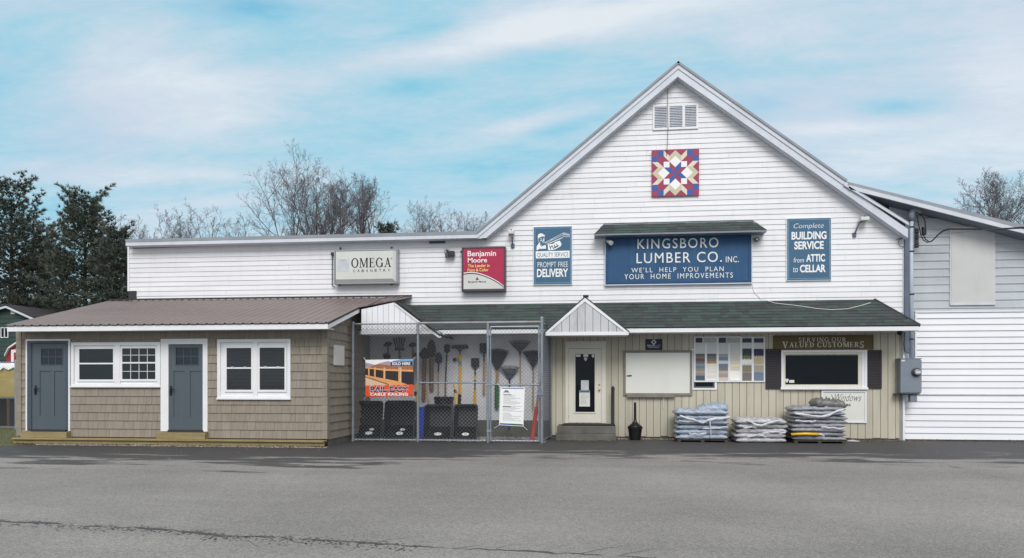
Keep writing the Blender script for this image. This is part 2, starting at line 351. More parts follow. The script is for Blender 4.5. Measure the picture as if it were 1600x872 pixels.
# a small roman alphabet with thick stems, thin strokes and serifs; unit height 1
def roman(mb, body, x0, x1, z0, z1, y, depth=.006, thick=.17, thin=.075, gap=.16, space=.42, caps=None):
    glyphs = []; adv = 0
    def arc(cx, cy, rx, ry, a0, a1, n=22, t=thick, h=thin):
        q = []
        for i in range(n):
            A = R(a0 + (a1 - a0) * i / n); B = R(a0 + (a1 - a0) * (i + 1) / n)
            P = lambda an, k: (cx + (rx - t * k) * math.cos(an), cy + (ry - h * k) * math.sin(an))
            q.append([P(A, 0), P(B, 0), P(B, 1), P(A, 1)])
        return q
    def st_(xa, ya, xb, yb, t): return [[(xa, ya), (xa + t, ya), (xb + t, yb), (xb, yb)]]
    def bar(xa, xb, ya, yb): return [[(xa, ya), (xb, ya), (xb, yb), (xa, yb)]]
    def ser(cx, cy, wd=.24): return bar(cx - wd / 2 - thick * .25, cx + wd / 2 + thick * .25, cy, cy + .05)
    T, H = thick, thin
    def g(ch):
        if ch == 'O': return .92, arc(.46, .5, .46, .52, 0, 360, 32)
        if ch == 'C': return .82, arc(.46, .5, .46, .52, 38, 322, 28) + bar(.74, .80, .66, .92)
        if ch == 'G': return .9, arc(.46, .5, .46, .52, 38, 330, 28) + bar(.74, .80, .68, .92) + bar(.72, .72 + T, .06, .44) + ser(.78, .42, .22)
        if ch == 'M': return 1.08, bar(.08, .08 + H, 0, 1) + bar(.86, .86 + T, 0, 1) + st_(.08, 1, .46, .05, T) [:1] + st_(.86, 1, .50, .05, H) + ser(.12, 0) + ser(.95, 0) + ser(.12, .95, .16) + ser(.95, .95, .2)
        if ch == 'E': return .70, bar(.08, .08 + T, 0, 1) + bar(.02, .62, .95, 1) + bar(.02, .66, 0, .05) + bar(.08, .5, .50, .50 + H * .8) + bar(.58, .63, .76, 1) + bar(.62, .67, 0, .27) + bar(.47, .52, .40, .64)
        if ch == 'A': return .92, st_(.12, 0, .44, 1, H) + st_(.66, 0, .36, 1, T) + bar(.24, .7, .30, .30 + H * .8) + ser(.14, 0) + ser(.76, 0)
        if ch == 'S': return .62, arc(.31, .745, .28, .265, 20, 270, 16, T * .75, H * 1.3) + arc(.31, .245, .29, .265, -160, 90, 16, T * .75, H * 1.3) + bar(.52, .57, .74, .98) + bar(.02, .07, .02, .26)
        if ch == 'R': return .82, bar(.1, .1 + T, 0, 1) + arc(.36, .74, .30, .26, -90, 90, 14, T * .9, H) + bar(.1, .38, .95, 1) + bar(.1, .38, .48, .48 + H) + st_(.62, 0, .34, .5, T) + ser(.18, 0) + ser(.72, 0) + ser(.14, .95, .16)
        if ch == 'V': return .90, st_(.40, 0, .10, 1, T) + st_(.42, 0, .70, 1, H) + ser(.18, .95) + ser(.74, .95)
        if ch == 'I': return .34, bar(.10, .10 + T, 0, 1) + ser(.18, 0) + ser(.18, .95)
        if ch == 'N': return .92, bar(.1, .1 + H, 0, 1) + bar(.74, .74 + H, 0, 1) + st_(.64, 0, .08, 1, T) + ser(.13, 0) + ser(.78, .95) + ser(.1, .95, .14)
        if ch == 'U': return .88, bar(.1, .1 + T, .3, 1) + bar(.70, .70 + H, .3, 1) + arc(.435, .32, .335, .33, 180, 360, 16, T * .8, H) + ser(.18, .95) + ser(.74, .95)
        if ch == 'L': return .68, bar(.08, .08 + T, 0, 1) + bar(.02, .64, 0, .05) + bar(.6, .65, 0, .28) + ser(.17, .95)
        if ch == 'D': return .88, bar(.1, .1 + T, 0, 1) + arc(.36, .5, .48, .5, -90, 90, 18) + bar(.02, .38, .95, 1) + bar(.02, .38, 0, .05)
        if ch == 'T': return .76, bar(.30, .30 + T, 0, 1) + bar(.02, .74, .95, 1) + ser(.385, 0) + bar(.02, .07, .72, 1) + bar(.69, .74, .72, 1)
        return space, []
    for i, ch in enumerate(body):
        k = (caps or {}).get(i, 1.0)
        wd, polys = g(ch); glyphs.append((adv, polys, k)); adv += wd * k + (gap if ch != ' ' else 0)
    adv -= gap; sx = (x1 - x0) / adv
    j = 0
    for a, polys, k in glyphs:
        for q in polys:
            j += 1; yy = y - depth - (j % 7) * .0002
            pts = [(x0 + (a + p[0] * k) * sx, z0 + ((p[1] - .5) * k + .5) * (z1 - z0)) for p in q]
            mb.prism(pts, yy, y)

# ------------------------------------------------------------------ siding and roofing builders
def lap(mb, z0, z1, h, xl, xr, y, proud=.02, seed=1, blen=3.7, jitter=.002):
    r = random.Random(seed); z = z0
    while z < z1 - .01:
        zb, zt = z, min(z + h, z1); zb += r.uniform(-jitter, jitter)
        a0, b0, a1, b1 = xl(zb), xr(zb), xl(zt), xr(zt)
        if b0 - a0 > .05:
            cuts = []; c = min(a0, a1) + r.uniform(.8, blen)
            while c < max(b0, b1) - .8: 
                if c > max(a0, a1) + .4 and c < min(b0, b1) - .4: cuts.append(c)
                c += blen * r.uniform(.7, 1.1)
            L0 = [a0] + cuts; R0 = cuts + [b0]; L1 = [a1] + cuts; R1 = cuts + [max(b1, a1 + .001)]
            for i in range(len(L0)):
                g = .0015; p = proud + r.uniform(-.002, .002)
                A = (L0[i] + g, y - p, zb); B = (R0[i] - g, y - p, zb); C = (R1[i] - g, y - .003, zt); D = (L1[i] + g, y - .003, zt)
                E = (L0[i] + g, y, zb); Fv = (R0[i] - g, y, zb); Gv = (R1[i] - g, y, zt); Hh = (L1[i] + g, y, zt)
                mb.mesh([A, B, C, D, E, Fv, Gv, Hh], [(0, 1, 2, 3), (0, 4, 5, 1), (0, 3, 7, 4), (1, 5, 6, 2)])
        z += h
def shakes(mb, O, Uv, N, ulen, z0, ztop, h, holes=(), seed=3):
    # O origin on the wall at z=0, Uv unit along it, N outward; ztop(u) upper bound; holes (u0,u1,z0,z1)
    r = random.Random(seed); O = Vector(O); Uv = Vector(Uv); N = Vector(N); z = z0
    while z < max(ztop(0), ztop(ulen)) - .02:
        u = 0.0; off = r.uniform(-.003, .003)
        while u < ulen - .005:
            wd = r.choice((.09, .12, .14, .17, .2, .24)); u1 = min(u + wd, ulen)
            if ulen - u1 < .05: u1 = ulen
            spans = [(u, u1, z + off, z + h)]
            for (ha, hb, hz0, hz1) in holes:
                nxt = []
                for (a, b, c, d) in spans:
                    if b <= ha or a >= hb or d <= hz0 or c >= hz1: nxt.append((a, b, c, d)); continue
                    if a < ha: nxt.append((a, ha, c, d))
                    if b > hb: nxt.append((hb, b, c, d))
                    m0, m1 = max(a, ha), min(b, hb)
                    if c < hz0: nxt.append((m0, m1, c, hz0))
                    if d > hz1: nxt.append((m0, m1, hz1, d))
                spans = nxt
            for (a, b, c, d) in spans:
                t0 = min(d, ztop(a)); t1 = min(d, ztop(b))
                if min(t0, t1) - c < .01 or b - a < .006: continue
                fr = lambda zz: .026 - .021 * (zz - z) / h
                g = .0022; e = r.uniform(-.002, .003)
                P = lambda uu, zz, k: O + Uv * uu + Vector((0, 0, zz)) + N * k
                vs = [P(a + g, c, fr(c) + e), P(b - g, c, fr(c) + e), P(b - g, t1, fr(t1) + e), P(a + g, t0, fr(t0) + e), P(a + g, c, 0), P(b - g, c, 0), P(b - g, t1, 0), P(a + g, t0, 0)]
                mb.mesh(vs, [(0, 1, 2, 3), (0, 4, 5, 1), (0, 3, 7, 4), (1, 5, 6, 2)])
            u = u1
        z += h
def roof_tabs(mb, O, Uv, Vv, lim, vlen, rowh=.14, seed=5, t=.012):
    O = Vector(O); Uv = Vector(Uv).normalized(); Vv = Vector(Vv).normalized(); N = Uv.cross(Vv).normalized()
    if N.z < 0: N = -N
    r = random.Random(seed); v = 0.0; P = lambda u, q, k: O + Uv * u + Vv * q + N * k
    while v < vlen - .02:
        v1 = min(v + rowh + .02, vlen); ua, ub = lim(v); uc, ud = lim(v1); u = ua - r.uniform(0, .2)
        while u < ub:
            wd = r.uniform(.12, .42); e = u + wd
            a0, b0 = max(u, ua), min(e, ub); a1, b1 = max(u, uc), min(e, ud)
            if u <= ua: a1 = uc
            if e >= ub: b1 = ud
            if b0 - a0 > .01 and b1 - a1 > -.001:
                k = t + r.choice((0, 0, .004)); g = .001
                vs = [P(a0 + g, v, k), P(b0 - g, v, k), P(b1 - g, v1, .003), P(a1 + g, v1, .003), P(a0 + g, v, 0), P(b0 - g, v, 0), P(b1 - g, v1, 0), P(a1 + g, v1, 0)]
                mb.mesh(vs, [(0, 1, 2, 3), (0, 4, 5, 1), (0, 3, 7, 4), (1, 5, 6, 2)])
            u = e
        v += rowh

# ------------------------------------------------------------------ ground
def ground_material(name, base, wet, patch):
    m = bpy.data.materials.new(name); m.use_nodes = True; nt = m.node_tree; N = nt.nodes; L = nt.links; b = N['Principled BSDF']
    tc = N.new('ShaderNodeTexCoord'); sp = N.new('ShaderNodeSeparateXYZ'); L.new(tc.outputs['Object'], sp.inputs[0])
    def noise(s, d=5, sc=(1, 1, 1), r=.6):
        mp = N.new('ShaderNodeMapping'); L.new(tc.outputs['Object'], mp.inputs[0]); mp.inputs['Scale'].default_value = sc
        n = N.new('ShaderNodeTexNoise'); n.inputs['Scale'].default_value = s; n.inputs['Detail'].default_value = d; n.inputs['Roughness'].default_value = r
        L.new(mp.outputs[0], n.inputs['Vector']); return n.outputs[0]
    def mr(v, a, c, lo, hi, sm=False):
        n = N.new('ShaderNodeMapRange'); L.new(v, n.inputs[0])
        if sm: n.interpolation_type = 'SMOOTHSTEP'
        for i, q in enumerate((a, c, lo, hi)): n.inputs[i + 1].default_value = q
        return n.outputs[0]
    def mth(op, a, c):
        n = N.new('ShaderNodeMath'); n.operation = op
        for i, q in enumerate((a, c)):
            if isinstance(q, (int, float)): n.inputs[i].default_value = q
            else: L.new(q, n.inputs[i])
        return n.outputs[0]
    def mix(f, a, c):
        n = N.new('ShaderNodeMix'); n.data_type = 'RGBA'; L.new(f, n.inputs[0])
        for i, q in ((6, a), (7, c)):
            if isinstance(q, tuple): n.inputs[i].default_value = (*q, 1)
            else: L.new(q, n.inputs[i])
        return n.outputs[2]
    col = mix(mr(noise(.22, 5), .35, .65, 0, 1), tuple(x * .86 for x in base), tuple(x * 1.16 for x in base))
    col = mix(mr(noise(.6, 6, (.22, 1.6, 1)), .48, .72, 0, .6), col, tuple(x * .78 for x in base))
    col = mix(mr(noise(1.7, 7, (.8, 1, 1), .7), .60, .74, 0, .35), col, tuple(x * .62 for x in base)); col = mix(mr(noise(.11, 4, (1, 1.8, 1)), .45, .7, 0, .5), col, tuple(x * 1.18 for x in base))
    sp1 = noise(75, 2); vo = N.new('ShaderNodeTexVoronoi'); vo.inputs['Scale'].default_value = 55; L.new(tc.outputs['Object'], vo.inputs['Vector'])
    sc = N.new('ShaderNodeVectorMath'); sc.operation = 'SCALE'; L.new(col, sc.inputs[0])
    sepc = N.new('ShaderNodeSeparateColor'); L.new(vo.outputs['Color'], sepc.inputs[0])
    L.new(mth('MULTIPLY', mr(sp1, .3, .7, .78, 1.22), mr(sepc.outputs[0], 0, 1, .75, 1.25)), sc.inputs['Scale'])
    col = sc.outputs[0]
    # damp asphalt along the foot of the building, with a ragged streaky edge
    # its edge lies at y = -3.3 (-5.6 before the shed) give or take the noise
    edge = mr(sp.outputs[0], -5.6, -2.0, -7.6, -5.3, True)
    rag = mth('ADD', mr(noise(1.25, 8, (.42, 1.5, 1), .66), .28, .72, -2.8, 2.6), mr(noise(.2, 3), .3, .7, -.5, .5))
    wetm = mr(mth('SUBTRACT', mth('ADD', sp.outputs[1], rag), edge), -.5, .9, 0, 1, True)
    col = mix(mth('MULTIPLY', wetm, .9), col, wet)
    L.new(col, b.inputs['Base Color'])
    L.new(mr(wetm, 0, 1, .92, .62), b.inputs['Roughness']); b.inputs['Specular IOR Level'].default_value = .25
    bp = N.new('ShaderNodeBump'); bp.inputs['Strength'].default_value = .35; bp.inputs['Distance'].default_value = .012
    L.new(mth('ADD', sp1, mth('MULTIPLY', vo.outputs['Distance'], .8)), bp.inputs['Height']); L.new(bp.outputs[0], b.inputs['Normal'])
    return m
M['asphalt'] = ground_material('sun_bleached_asphalt', S(130, 128, 126), S(56, 56, 58), None)
mb = MB(); mb.face([(-500, -120, -.004), (500, -120, -.004), (500, 900, -.004), (-500, 900, -.004)])
tag(mb.build('ground', M['grass']), kind='structure')
xg = X(24, -3.9)
mb = MB()
mb.face([(xg - .6, -4.7, 0), (-60, -5.6, 0), (-60, -60, 0), (70, -60, 0), (70, 6, 0), (xg + .2, 6, 0), (xg + .2, -4.4, 0)])
tag(mb.build('parking_lot', M['asphalt']), kind='structure')
mb = MB(); mb.face([(-60, 2.6, 0), (xg - .6, 2.6, 0), (xg - .6, 16, 0), (-60, 16, 0)])
tag(mb.build('side_yard_road', M['asphalt']), kind='structure')
# the long crack across the asphalt
M['crack'] = mat('tar_filled_crack', S(74, 74, 75), .9, .25, 2)
mb = MB(); pts = [(-40, 812), (0, 815), (60, 817), (130, 822), (200, 824), (270, 829), (330, 835), (360, 838), (420, 839), (500, 844), (580, 849), (680, 856), (800, 860), (860, 864), (960, 869), (1060, 876)]
r = random.Random(4); L_ = []; R_ = []
fine = []
for (a, b), (c, d) in zip(pts, pts[1:]):
    n = max(2, int((c - a) / 9))
    for i in range(n): fine.append((a + (c - a) * i / n, b + (d - b) * i / n + r.uniform(-.9, .9)))
seg = []
for k_, (a, b) in enumerate(fine):
    x, y = G(a, b); wd = max(.002, .014 + .012 * math.sin(k_ * .23) + .010 * math.sin(k_ * .71 + 1) + r.uniform(-.008, .012)) * (1.35 if a < 460 else .85)
    seg.append((x, y, wd))
for (p, q) in zip(seg, seg[1:]): mb.face([(p[0], p[1] + p[2], .004), (q[0], q[1] + q[2], .004), (q[0], q[1] - q[2] * .7, .004), (p[0], p[1] - p[2] * .7, .004)])
for k_ in range(6, len(seg) - 4, 7):                    # hairline offshoots
    x, y, wd = seg[k_]; d = r.choice((-1, 1)); n = r.randint(3, 8); hx = r.uniform(.5, 1)
    for i in range(n):
        x2, y2 = x + .07 * hx + r.uniform(-.03, .03), y + d * r.uniform(.01, .09); w0 = .006 * (1 - i / n) + .0015
        mb.face([(x, y + w0, .0042), (x2, y2 + w0 * .8, .0042), (x2, y2 - w0 * .8, .0042), (x, y - w0, .0042)]); x, y = x2, y2
for k_ in range(900):                                   # small dark flecks scattered along the crack's left part
    x, y, wd = r.choice(seg[:int(len(seg) * .62)]); x += r.uniform(-.1, .1); y += r.gauss(-.06, .10); e = r.uniform(.006, .02)
    mb.face([(x - e, y, .0035), (x, y - e * .7, .0035), (x + e, y, .0035), (x, y + e * .6, .0035)])
x0, y0 = G(1560, 752)
prev = None
for i in range(14):                                     # a second short crack at the right
    a = 1465 + i * 8.5; b = 724 + i * 2.0 + r.uniform(-1.2, 1.2); x, y = G(a, b); wd = r.uniform(.006, .025)
    if prev: mb.face([(prev[0], prev[1] + wd, .004), (x, y + wd, .004), (x, y - wd, .004), (prev[0], prev[1] - wd, .004)])
    prev = (x, y)
tag(mb.build('asphalt_crack', M['crack']), kind='structure')
mb = MB()                                               # bare soil and sparse spring grass tufts at the left edge
for i in range(2600):
    x = r.uniform(-27, xg + .15); y = r.uniform(-4.8, 1.2) if r.random() < .7 else r.uniform(-4.6, -3.6)
    h = r.uniform(.03, .11); a = r.uniform(0, 6.3); l = r.uniform(-.05, .05); wdt = .007
    mb.face([(x - wdt * math.cos(a), y - wdt * math.sin(a), 0), (x + wdt * math.cos(a), y + wdt * math.sin(a), 0), (x + l, y + l * .6, h)])
tag(mb.build('grass', M['grass']), kind='stuff')
def stones(name, n, xa, xb, ya, yb, s0, s1, seed, z=0):
    q = random.Random(seed); mb = MB()
    for i in range(n):
        x, y, s = q.uniform(xa, xb), q.uniform(ya, yb), q.uniform(s0, s1)
        vs = [Vector((q.uniform(.6, 1) * a, q.uniform(.6, 1) * b, q.uniform(.4, .8) * c)) * s for a, b, c in ((1, 0, 0), (-1, 0, 0), (0, 1, 0), (0, -1, 0), (0, 0, 1))]
        ro = Matrix.Rotation(q.uniform(0, 6), 3, 'Z'); vs = [ro @ v + Vector((x, y, z)) for v in vs]
        mb.mesh(vs, [(0, 2, 4), (2, 1, 4), (1, 3, 4), (3, 0, 4)])
    return tag(mb.build(name, M['gravelm']), kind='stuff')
stones('gravel', 1500, X(60, -3.8), X(512, -3.8), -3.98, -3.70, .012, .035, 11)
stones('gravel', 2600, X(552, -1.5), X(852, -1.5), -1.7, -.06, .015, .05, 12)
stones('gravel', 380, -12, 12, -12.5, -2.2, .006, .017, 14, .001)
stones('gravel', 500, X(965, -.2), X(1240, -.2), -.42, -.04, .012, .035, 13)

M['leaf'] = mat('dead_leaf', S(122, 100, 72), .9, .3, 5, island=.45)
mb = MB(); q0 = random.Random(21)
for i in range(1500):
    k = q0.random(); x = q0.uniform(X(965, -.3), X(1700, -.3)) if k < .62 else (q0.uniform(X(866, -.9), X(966, -.9)) if k < .7 else q0.uniform(X(30, -3.9), X(520, -3.9)))
    y0_ = (-.06 if k < .62 else (-1.06 if k < .7 else -3.84)); y = y0_ - abs(q0.gauss(0, .10 if q0.random() < .8 else .5)); e = q0.uniform(.012, .035); a = q0.uniform(0, 6.3); z = q0.uniform(.004, .02)
    c_, s_ = math.cos(a) * e, math.sin(a) * e
    mb.face([(x - c_, y - s_, z), (x + s_ * .5, y - c_ * .5, z + q0.uniform(0, .012)), (x + c_, y + s_, z + q0.uniform(0, .012)), (x - s_ * .5, y + c_ * .5, z)])
tag(mb.build('leaf_litter', M['leaf']), kind='stuff')
mb = MB()
for i in range(700):
    x = q0.uniform(X(30, -3.8), X(520, -3.8)) if q0.random() < .55 else q0.uniform(X(968, -.2), X(1700, -.2)); y = (-3.83 if x < X(521, -3.8) else -.05) - abs(q0.gauss(0, .04)); hh_ = q0.uniform(.03, .10); a = q0.uniform(0, 6.3)
    mb.face([(x - .005 * math.cos(a), y - .005 * math.sin(a), 0), (x + .005 * math.cos(a), y + .005 * math.sin(a), 0), (x + q0.uniform(-.04, .04), y - q0.uniform(0, .05), hh_)])
tag(mb.build('weeds', M['grass']), kind='stuff')

# ------------------------------------------------------------------ the store
store = thing('lumber_store', 'white clapboard lumber store with steep front gable and low flat roofed wing', 'store', (X(1000, 0), 0, 0))
xW, xE = X(201, 0), X(1412, 0)                       # wing's left corner, gable's right corner
zw = Z(470, 377, 0)                                  # wing wall top
apx, apz = U(1057.5, 121, 0)
lx0, lz0 = U(750, 374, 0); ls = (apz - lz0) / (apx - lx0)
rx0, rz0 = U(1412, 362, 0); rs = (apz - rz0) / (rx0 - apx)
lz_at = lambda x: apz - ls * (apx - x)
xl = lambda z: xW if z < zw else max(xW, apx - (apz - z) / ls)
xr = lambda z: xE if z < rz0 else apx + (apz - z) / rs
xj = apx - (apz - zw) / ls
zs = 3.25
zlow = 3.12
mb = MB(); mb.prism([(xW + .02, 0), (xE - .02, 0), (xE - .02, rz0), (apx, apz), (xj, zw), (xW + .02, zw)], .003, 13)
mb.build('wall_core', M['core'], store)
mb = MB(); h = .142
lap(mb, 2.84, apz, h, lambda z: xl(z) + .03, lambda z: xr(z) - .02, 0, .020, 5)
mb.build('clapboard_siding', M['siding'], store)
mb = MB(); mb.box(xE - .035, xE + .02, -.035, .06, 0, rz0 + .05); mb.build('corner_board', M['trim'], store); mb = MB(); mb.box(xW - .02, xW + .035, -.03, .06, Z(203, 455, 0), zw)
mb.build('corner_board', M['trim'], store)
mb = MB(); z_ = Z(205, 462, 0); mb.box(xW + .01, X(214, 0), -.024, -.004, z_ - .12, z_ + .14); mb.build('rotted_siding_gap', M['dark'], store)
mb = MB(); mb.box(*[X(671, 0), X(696, 0)], -.04, -.015, Z(683, 380.5, 0), Z(683, 377.2, 0)); mb.build('soffit_vent', M['greyplastic'], store)
# roofs: a slab along each slope from its front edge back, with a stepped rake board below it
OH = -.34
al, az_ = U(1060, 95, OH)                             # ridge at the front edge
ll, lz = U(741, 364, OH); brk, brz = U(1325, 281, OH); er, ez = U(1420, 346, OH)
roof = MB()
roof.slab([(ll, OH, lz), (al, OH, az_), (al, 13, az_), (ll, 13, lz)], .06)
roof.slab([(al, OH, az_), (brk, OH, brz), (brk, 13, brz), (al, 13, az_)], .06)
roof.slab([(brk, OH + .02, brz - .11), (er, OH + .02, ez + .0), (er, 13, ez), (brk, 13, brz - .11)], .04)
wz = Z(470, 367.5, OH); xwl = X(196, OH)
roof.slab([(xwl, OH, wz), (ll + .06, OH, wz), (ll + .06, 9, wz + .1), (xwl, 9, wz + .1)], .09)
roof.build('roof', M['rooftop'], store)
mb = MB()
def rake(mb, xa, za, xb, zb, drop0, drop1, y0, y1):     # a raked board between two depths below the roof line
    mb.prism([(xa, za - drop0), (xb, zb - drop0), (xb, zb - drop1), (xa, za - drop1)], y0, y1)
mb.prism([(ll, lz - .075), (al, az_ - .075), (al, az_ - .20), (ll + (wz - .19 + .20 - lz) / ((az_ - lz) / (al - ll)), wz - .19), (ll, wz - .19)], OH + .03, OH + .08)
kq = (az_ - lz) / (al - ll); zc_ = wz - .19; xc_ = lambda dr: ll + (zc_ + dr - lz) / kq
mb.prism([(xc_(.19), zc_), (al, az_ - .19), (al, az_ - .40), (xc_(.40), zc_)], OH + .055, OH + .09)
rake(mb, al, az_, brk, brz, .075, .20, OH + .03, OH + .08)
rake(mb, al, az_, er, ez, .19 + 0, .42, OH + .055, OH + .09)
rake(mb, brk - .1, brz - .115 + .075, er, ez + .0, .04, .10, OH + .0, OH + .06)
rake(mb, al, az_, er, ez, .40, .43, OH + .085, -.02)    # soffit
mb.prism([(xc_(.385), zc_), (al, az_ - .385), (al, az_ - .415), (xc_(.415), zc_)], OH + .085, -.02)
mb.box(xwl, ll + .08, OH + .01, OH + .05, wz - .19, wz - .085)   # wing fascia
mb.box(xwl, ll + .2, OH + .045, -.01, wz - .20, wz - .18)
mb.build('rake_board', M['galv_trim'], store)
# gable vent of three louvred sections
x0, x1, z0, z1 = RC(1019.7, 163.8, 1090.6, 203, 0)
mb = MB(); mb.frame(x0, x1, z0, z1, .05, -.05, -.004)
for a in (1058.2 - 22.5, 1058.2 + 24): pass
xa = X(1043.8, 0); xb = X(1068, 0)
mb.box(xa - .035, xa + .035, -.052, -.004, z0 + .05, z1 - .05); mb.box(xb - .035, xb + .035, -.052, -.004, z0 + .05, z1 - .05)
gv = mb.build('gable_vent', M['trim'], store)
mb = MB(); mb.box(x0 + .03, x1 - .03, -.006, -.003, z0 + .03, z1 - .03); mb.build('vent_recess', M['dark'], gv)
mb = MB(); n = 13
for i in range(n):
    z = z0 + .05 + (z1 - z0 - .1) * (i + .5) / n
    for (a, b) in ((x0 + .05, xa - .035), (xa + .035, xb - .035), (xb + .035, x1 - .05)):
        mb.mesh([(a, -.045, z - .016), (b, -.045, z - .016), (b, -.012, z + .014), (a, -.012, z + .014), (a, -.045, z - .022), (b, -.045, z - .022), (b, -.012, z + .008), (a, -.012, z + .008)],
                [(0, 1, 2, 3), (7, 6, 5, 4), (0, 4, 5, 1), (2, 6, 7, 3)])
mb.build('louvre', M['galv_trim'], gv)
# lower wall of grooved vertical boards
xa, xb = X(858, 0), X(1404, 0); ztop_ = 3.2
mb = MB(); mb.box(xa, xb, -.02, .001, 0.03, ztop_); mb.build('siding_backing', M['groove'], store)
mb = MB(); x = xa; r = random.Random(2)
while x < xb - .02:
    wd = .192; mb.box(x + .006, min(x + wd - .006, xb), -.036 - r.uniform(0, .002), -.0205, .06 + r.uniform(-.015, .015), ztop_); x += wd
mb.build('vertical_siding', M['beige'], store)
mb = MB(); mb.box(X(540, 0), xa - .003, -.03, .001, .48, ztop_); mb.build('enclosure_wall', M['whitewall'], store)
mb = MB(); mb.box(X(540, 0), xa - .003, -.07, .001, 0, .478); mb.build('foundation', M['concrete'], store)
# pent roof with hipped right end
ye = -1.02; zt = Z(1000, 473, 0); zee = Z(1200, 510.5, ye)
xeE = X(1438, ye); xtE = X(1366, 0); xeW = X(560, ye)
pr = MB(); sl_ = math.hypot(ye, zt - zee); roof_dir = Vector((0, -ye, zt - zee)).normalized()
dxh = (xeE - xtE) / sl_
roof_tabs(pr, (0, ye - .02, zee), (1, 0, 0), roof_dir, lambda v: (xeW, xeE - dxh * v), sl_ + .02, .145, 8)
hv = Vector((xtE - xeE, 0, zt - zee)); 
roof_tabs(pr, (xeE, 0, zee), (0, -1, 0), hv, lambda v: (0, -ye * (1 - v / hv.length)), hv.length, .145, 9)
prt = pr.build('pent_roof', M['ashingle'], store)
mb = MB(); mb.slab([(xeW, ye, zee - .004), (xeE, ye, zee - .004), (xtE, -.002, zt - .004), (xeW, -.002, zt - .004)], .05)
mb.slab([(xeE, ye, zee - .004), (xeE, -.002, zee - .004), (xtE, -.002, zt - .004)], .03)
mb.tube([(xeE - .01, ye + .01, zee + .015), (xtE, -.01, zt + .012)], .035, 6)
mb.build('roof_deck', M['dark'], prt)
mb = MB(); mb.box(xeW, xeE - .02, ye, ye + .03, zee - .125, zee - .02); mb.box(xeE - .045, xeE - .015, ye + .03, -.04, zee - .125, zee - .02)
mb.build('fascia', M['trim'], prt)
mb = MB(); mb.box(xeW, xeE - .05, ye + .03, -.04, zee - .115, zee - .10); mb.build('soffit', M['trim'], prt)
# gabled hood over the door
yp = -1.18
hx, hz = U(914, 463, yp); ha, hza = U(850, 518, yp); hb, hzb = U(984, 517, yp); zb_ = Z(916, 524, yp)
hb_zt = (hza + hzb) / 2
hood = MB(); t = .05
for (xa_, sgn) in ((ha, 1), (hb, -1)):
    hood.slab([(xa_, yp - .03, hb_zt - .02), (hx, yp - .03, hz), (hx, 0, hz), (xa_, 0, hb_zt - .02)], .03)
hd = hood.build('door_hood', M['ashingle'], store)
mb = MB(); z_in = .11
mb.prism([(ha + .0, hb_zt - .05), (hx, hz - .03), (hx, hz - .03 - z_in), (ha + .09, hb_zt - .06)], yp - .025, yp + .02)
mb.prism([(hb - .0, hb_zt - .05), (hx + .001, hz - .03), (hx + .001, hz - .03 - z_in), (hb - .09, hb_zt - .06)], yp - .027, yp + .02)
mb.box(ha + .03, hb - .03, yp - .022, yp + .02, zb_, zb_ + .09)
mb.box(ha + .05, ha + .08, yp + .02, -.04, zb_, hb_zt - .06); mb.box(hb - .08, hb - .05, yp + .02, -.04, zb_, hb_zt - .06)
mb.box(ha + .08, hb - .08, yp + .02, -.04, zb_ + .01, zb_ + .025)
mb.build('hood_trim', M['trim'], hd)
mb = MB(); x = ha + .06
def panel(mb, xa, xb, zlo, topf, y, wdt, gap=.006):
    x = xa
    while x < xb - .01:
        x2 = min(x + wdt, xb); t0, t1 = topf(x + gap), topf(x2 - gap)
        if max(t0, t1) > zlo + .01:
            cs = [(x + gap, zlo), (x2 - gap, zlo), (x2 - gap, max(t1, zlo)), (x + gap, max(t0, zlo))]
            mid = topf((x + x2) / 2)
            if mid > max(t0, t1): cs.insert(3, ((x + x2) / 2, mid))
            mb.prism(cs, y, y + .012)
        x = x2
def hood_top(x): return (hz - .10) - ((hz - hb_zt) / (hx - ha)) * abs(x - hx) if x < hx else (hz - .10) - ((hz - hb_zt) / (hb - hx)) * abs(x - hx)
M['hoodpanel'] = mat('grimy_white_beadboard', S(198, 200, 204, .95), .6, .06, 2, dirt=.5, dirtcol=S(120, 120, 118))
panel(mb, ha + .06, hb - .06, zb_ + .08, hood_top, yp - .005, .205)
mb.build('gable_panel', M['hoodpanel'], hd)
mb = MB(); mb.prism([(ha + .1, zb_ + .05), (hb - .1, zb_ + .05), (hx, hz - .12)], yp + .012, yp + .03); mb.build('panel_backing', M['groove'], hd)
mb = MB(); mb.box(hx - .05, hx + .09, yp - .02, yp + .25, hz - .01, hz + .035); mb.build('ridge_cap', M['dark'], hd)
# low gable over the tool yard, against the shed roof
yg = -1.72
gx, gz = U(617, 470.5, yg); grx, grz = U(686, 522, yg); gl = X(564.5, yg); glz = Z(567, 483.5, yg); gzb = Z(620, 522, yg)
mb = MB()
sr = Vector((gx - grx, 0, gz - grz)); 
roof_tabs(mb, (grx + .06, -.001, grz - .03), (0, -1, 0), sr, lambda v: (0, -yg + .06), sr.length + .05, .145, 14)
yd = mb.build('yard_gable', M['ashingle'], store)
mb = MB(); mb.slab([(grx + .05, yg - .04, grz - .04), (gx, yg - .04, gz + .0), (gx, -.002, gz), (grx + .05, -.002, grz - .04)], .03); mb.build('roof_deck', M['dark'], yd)
slope_g = (gz - grz) / (grx - gx)
def yard_top(x): return (gz - .03) - slope_g * (x - gx) if x > gx else gz - .03 - (gz - .03 - glz) * (gx - x) / (gx - gl)
mb = MB(); panel(mb, gl, grx - .1, gzb + .07, yard_top, yg, .15, .004); mb.build('gable_panel', M['vinyl'], yd)
mb = MB(); mb.prism([(gl, gzb + .02), (grx - .12, gzb + .02), (gx, gz - .08), (gl, glz - .03)], yg + .013, yg + .03); mb.build('panel_backing', M['groove'], yd)
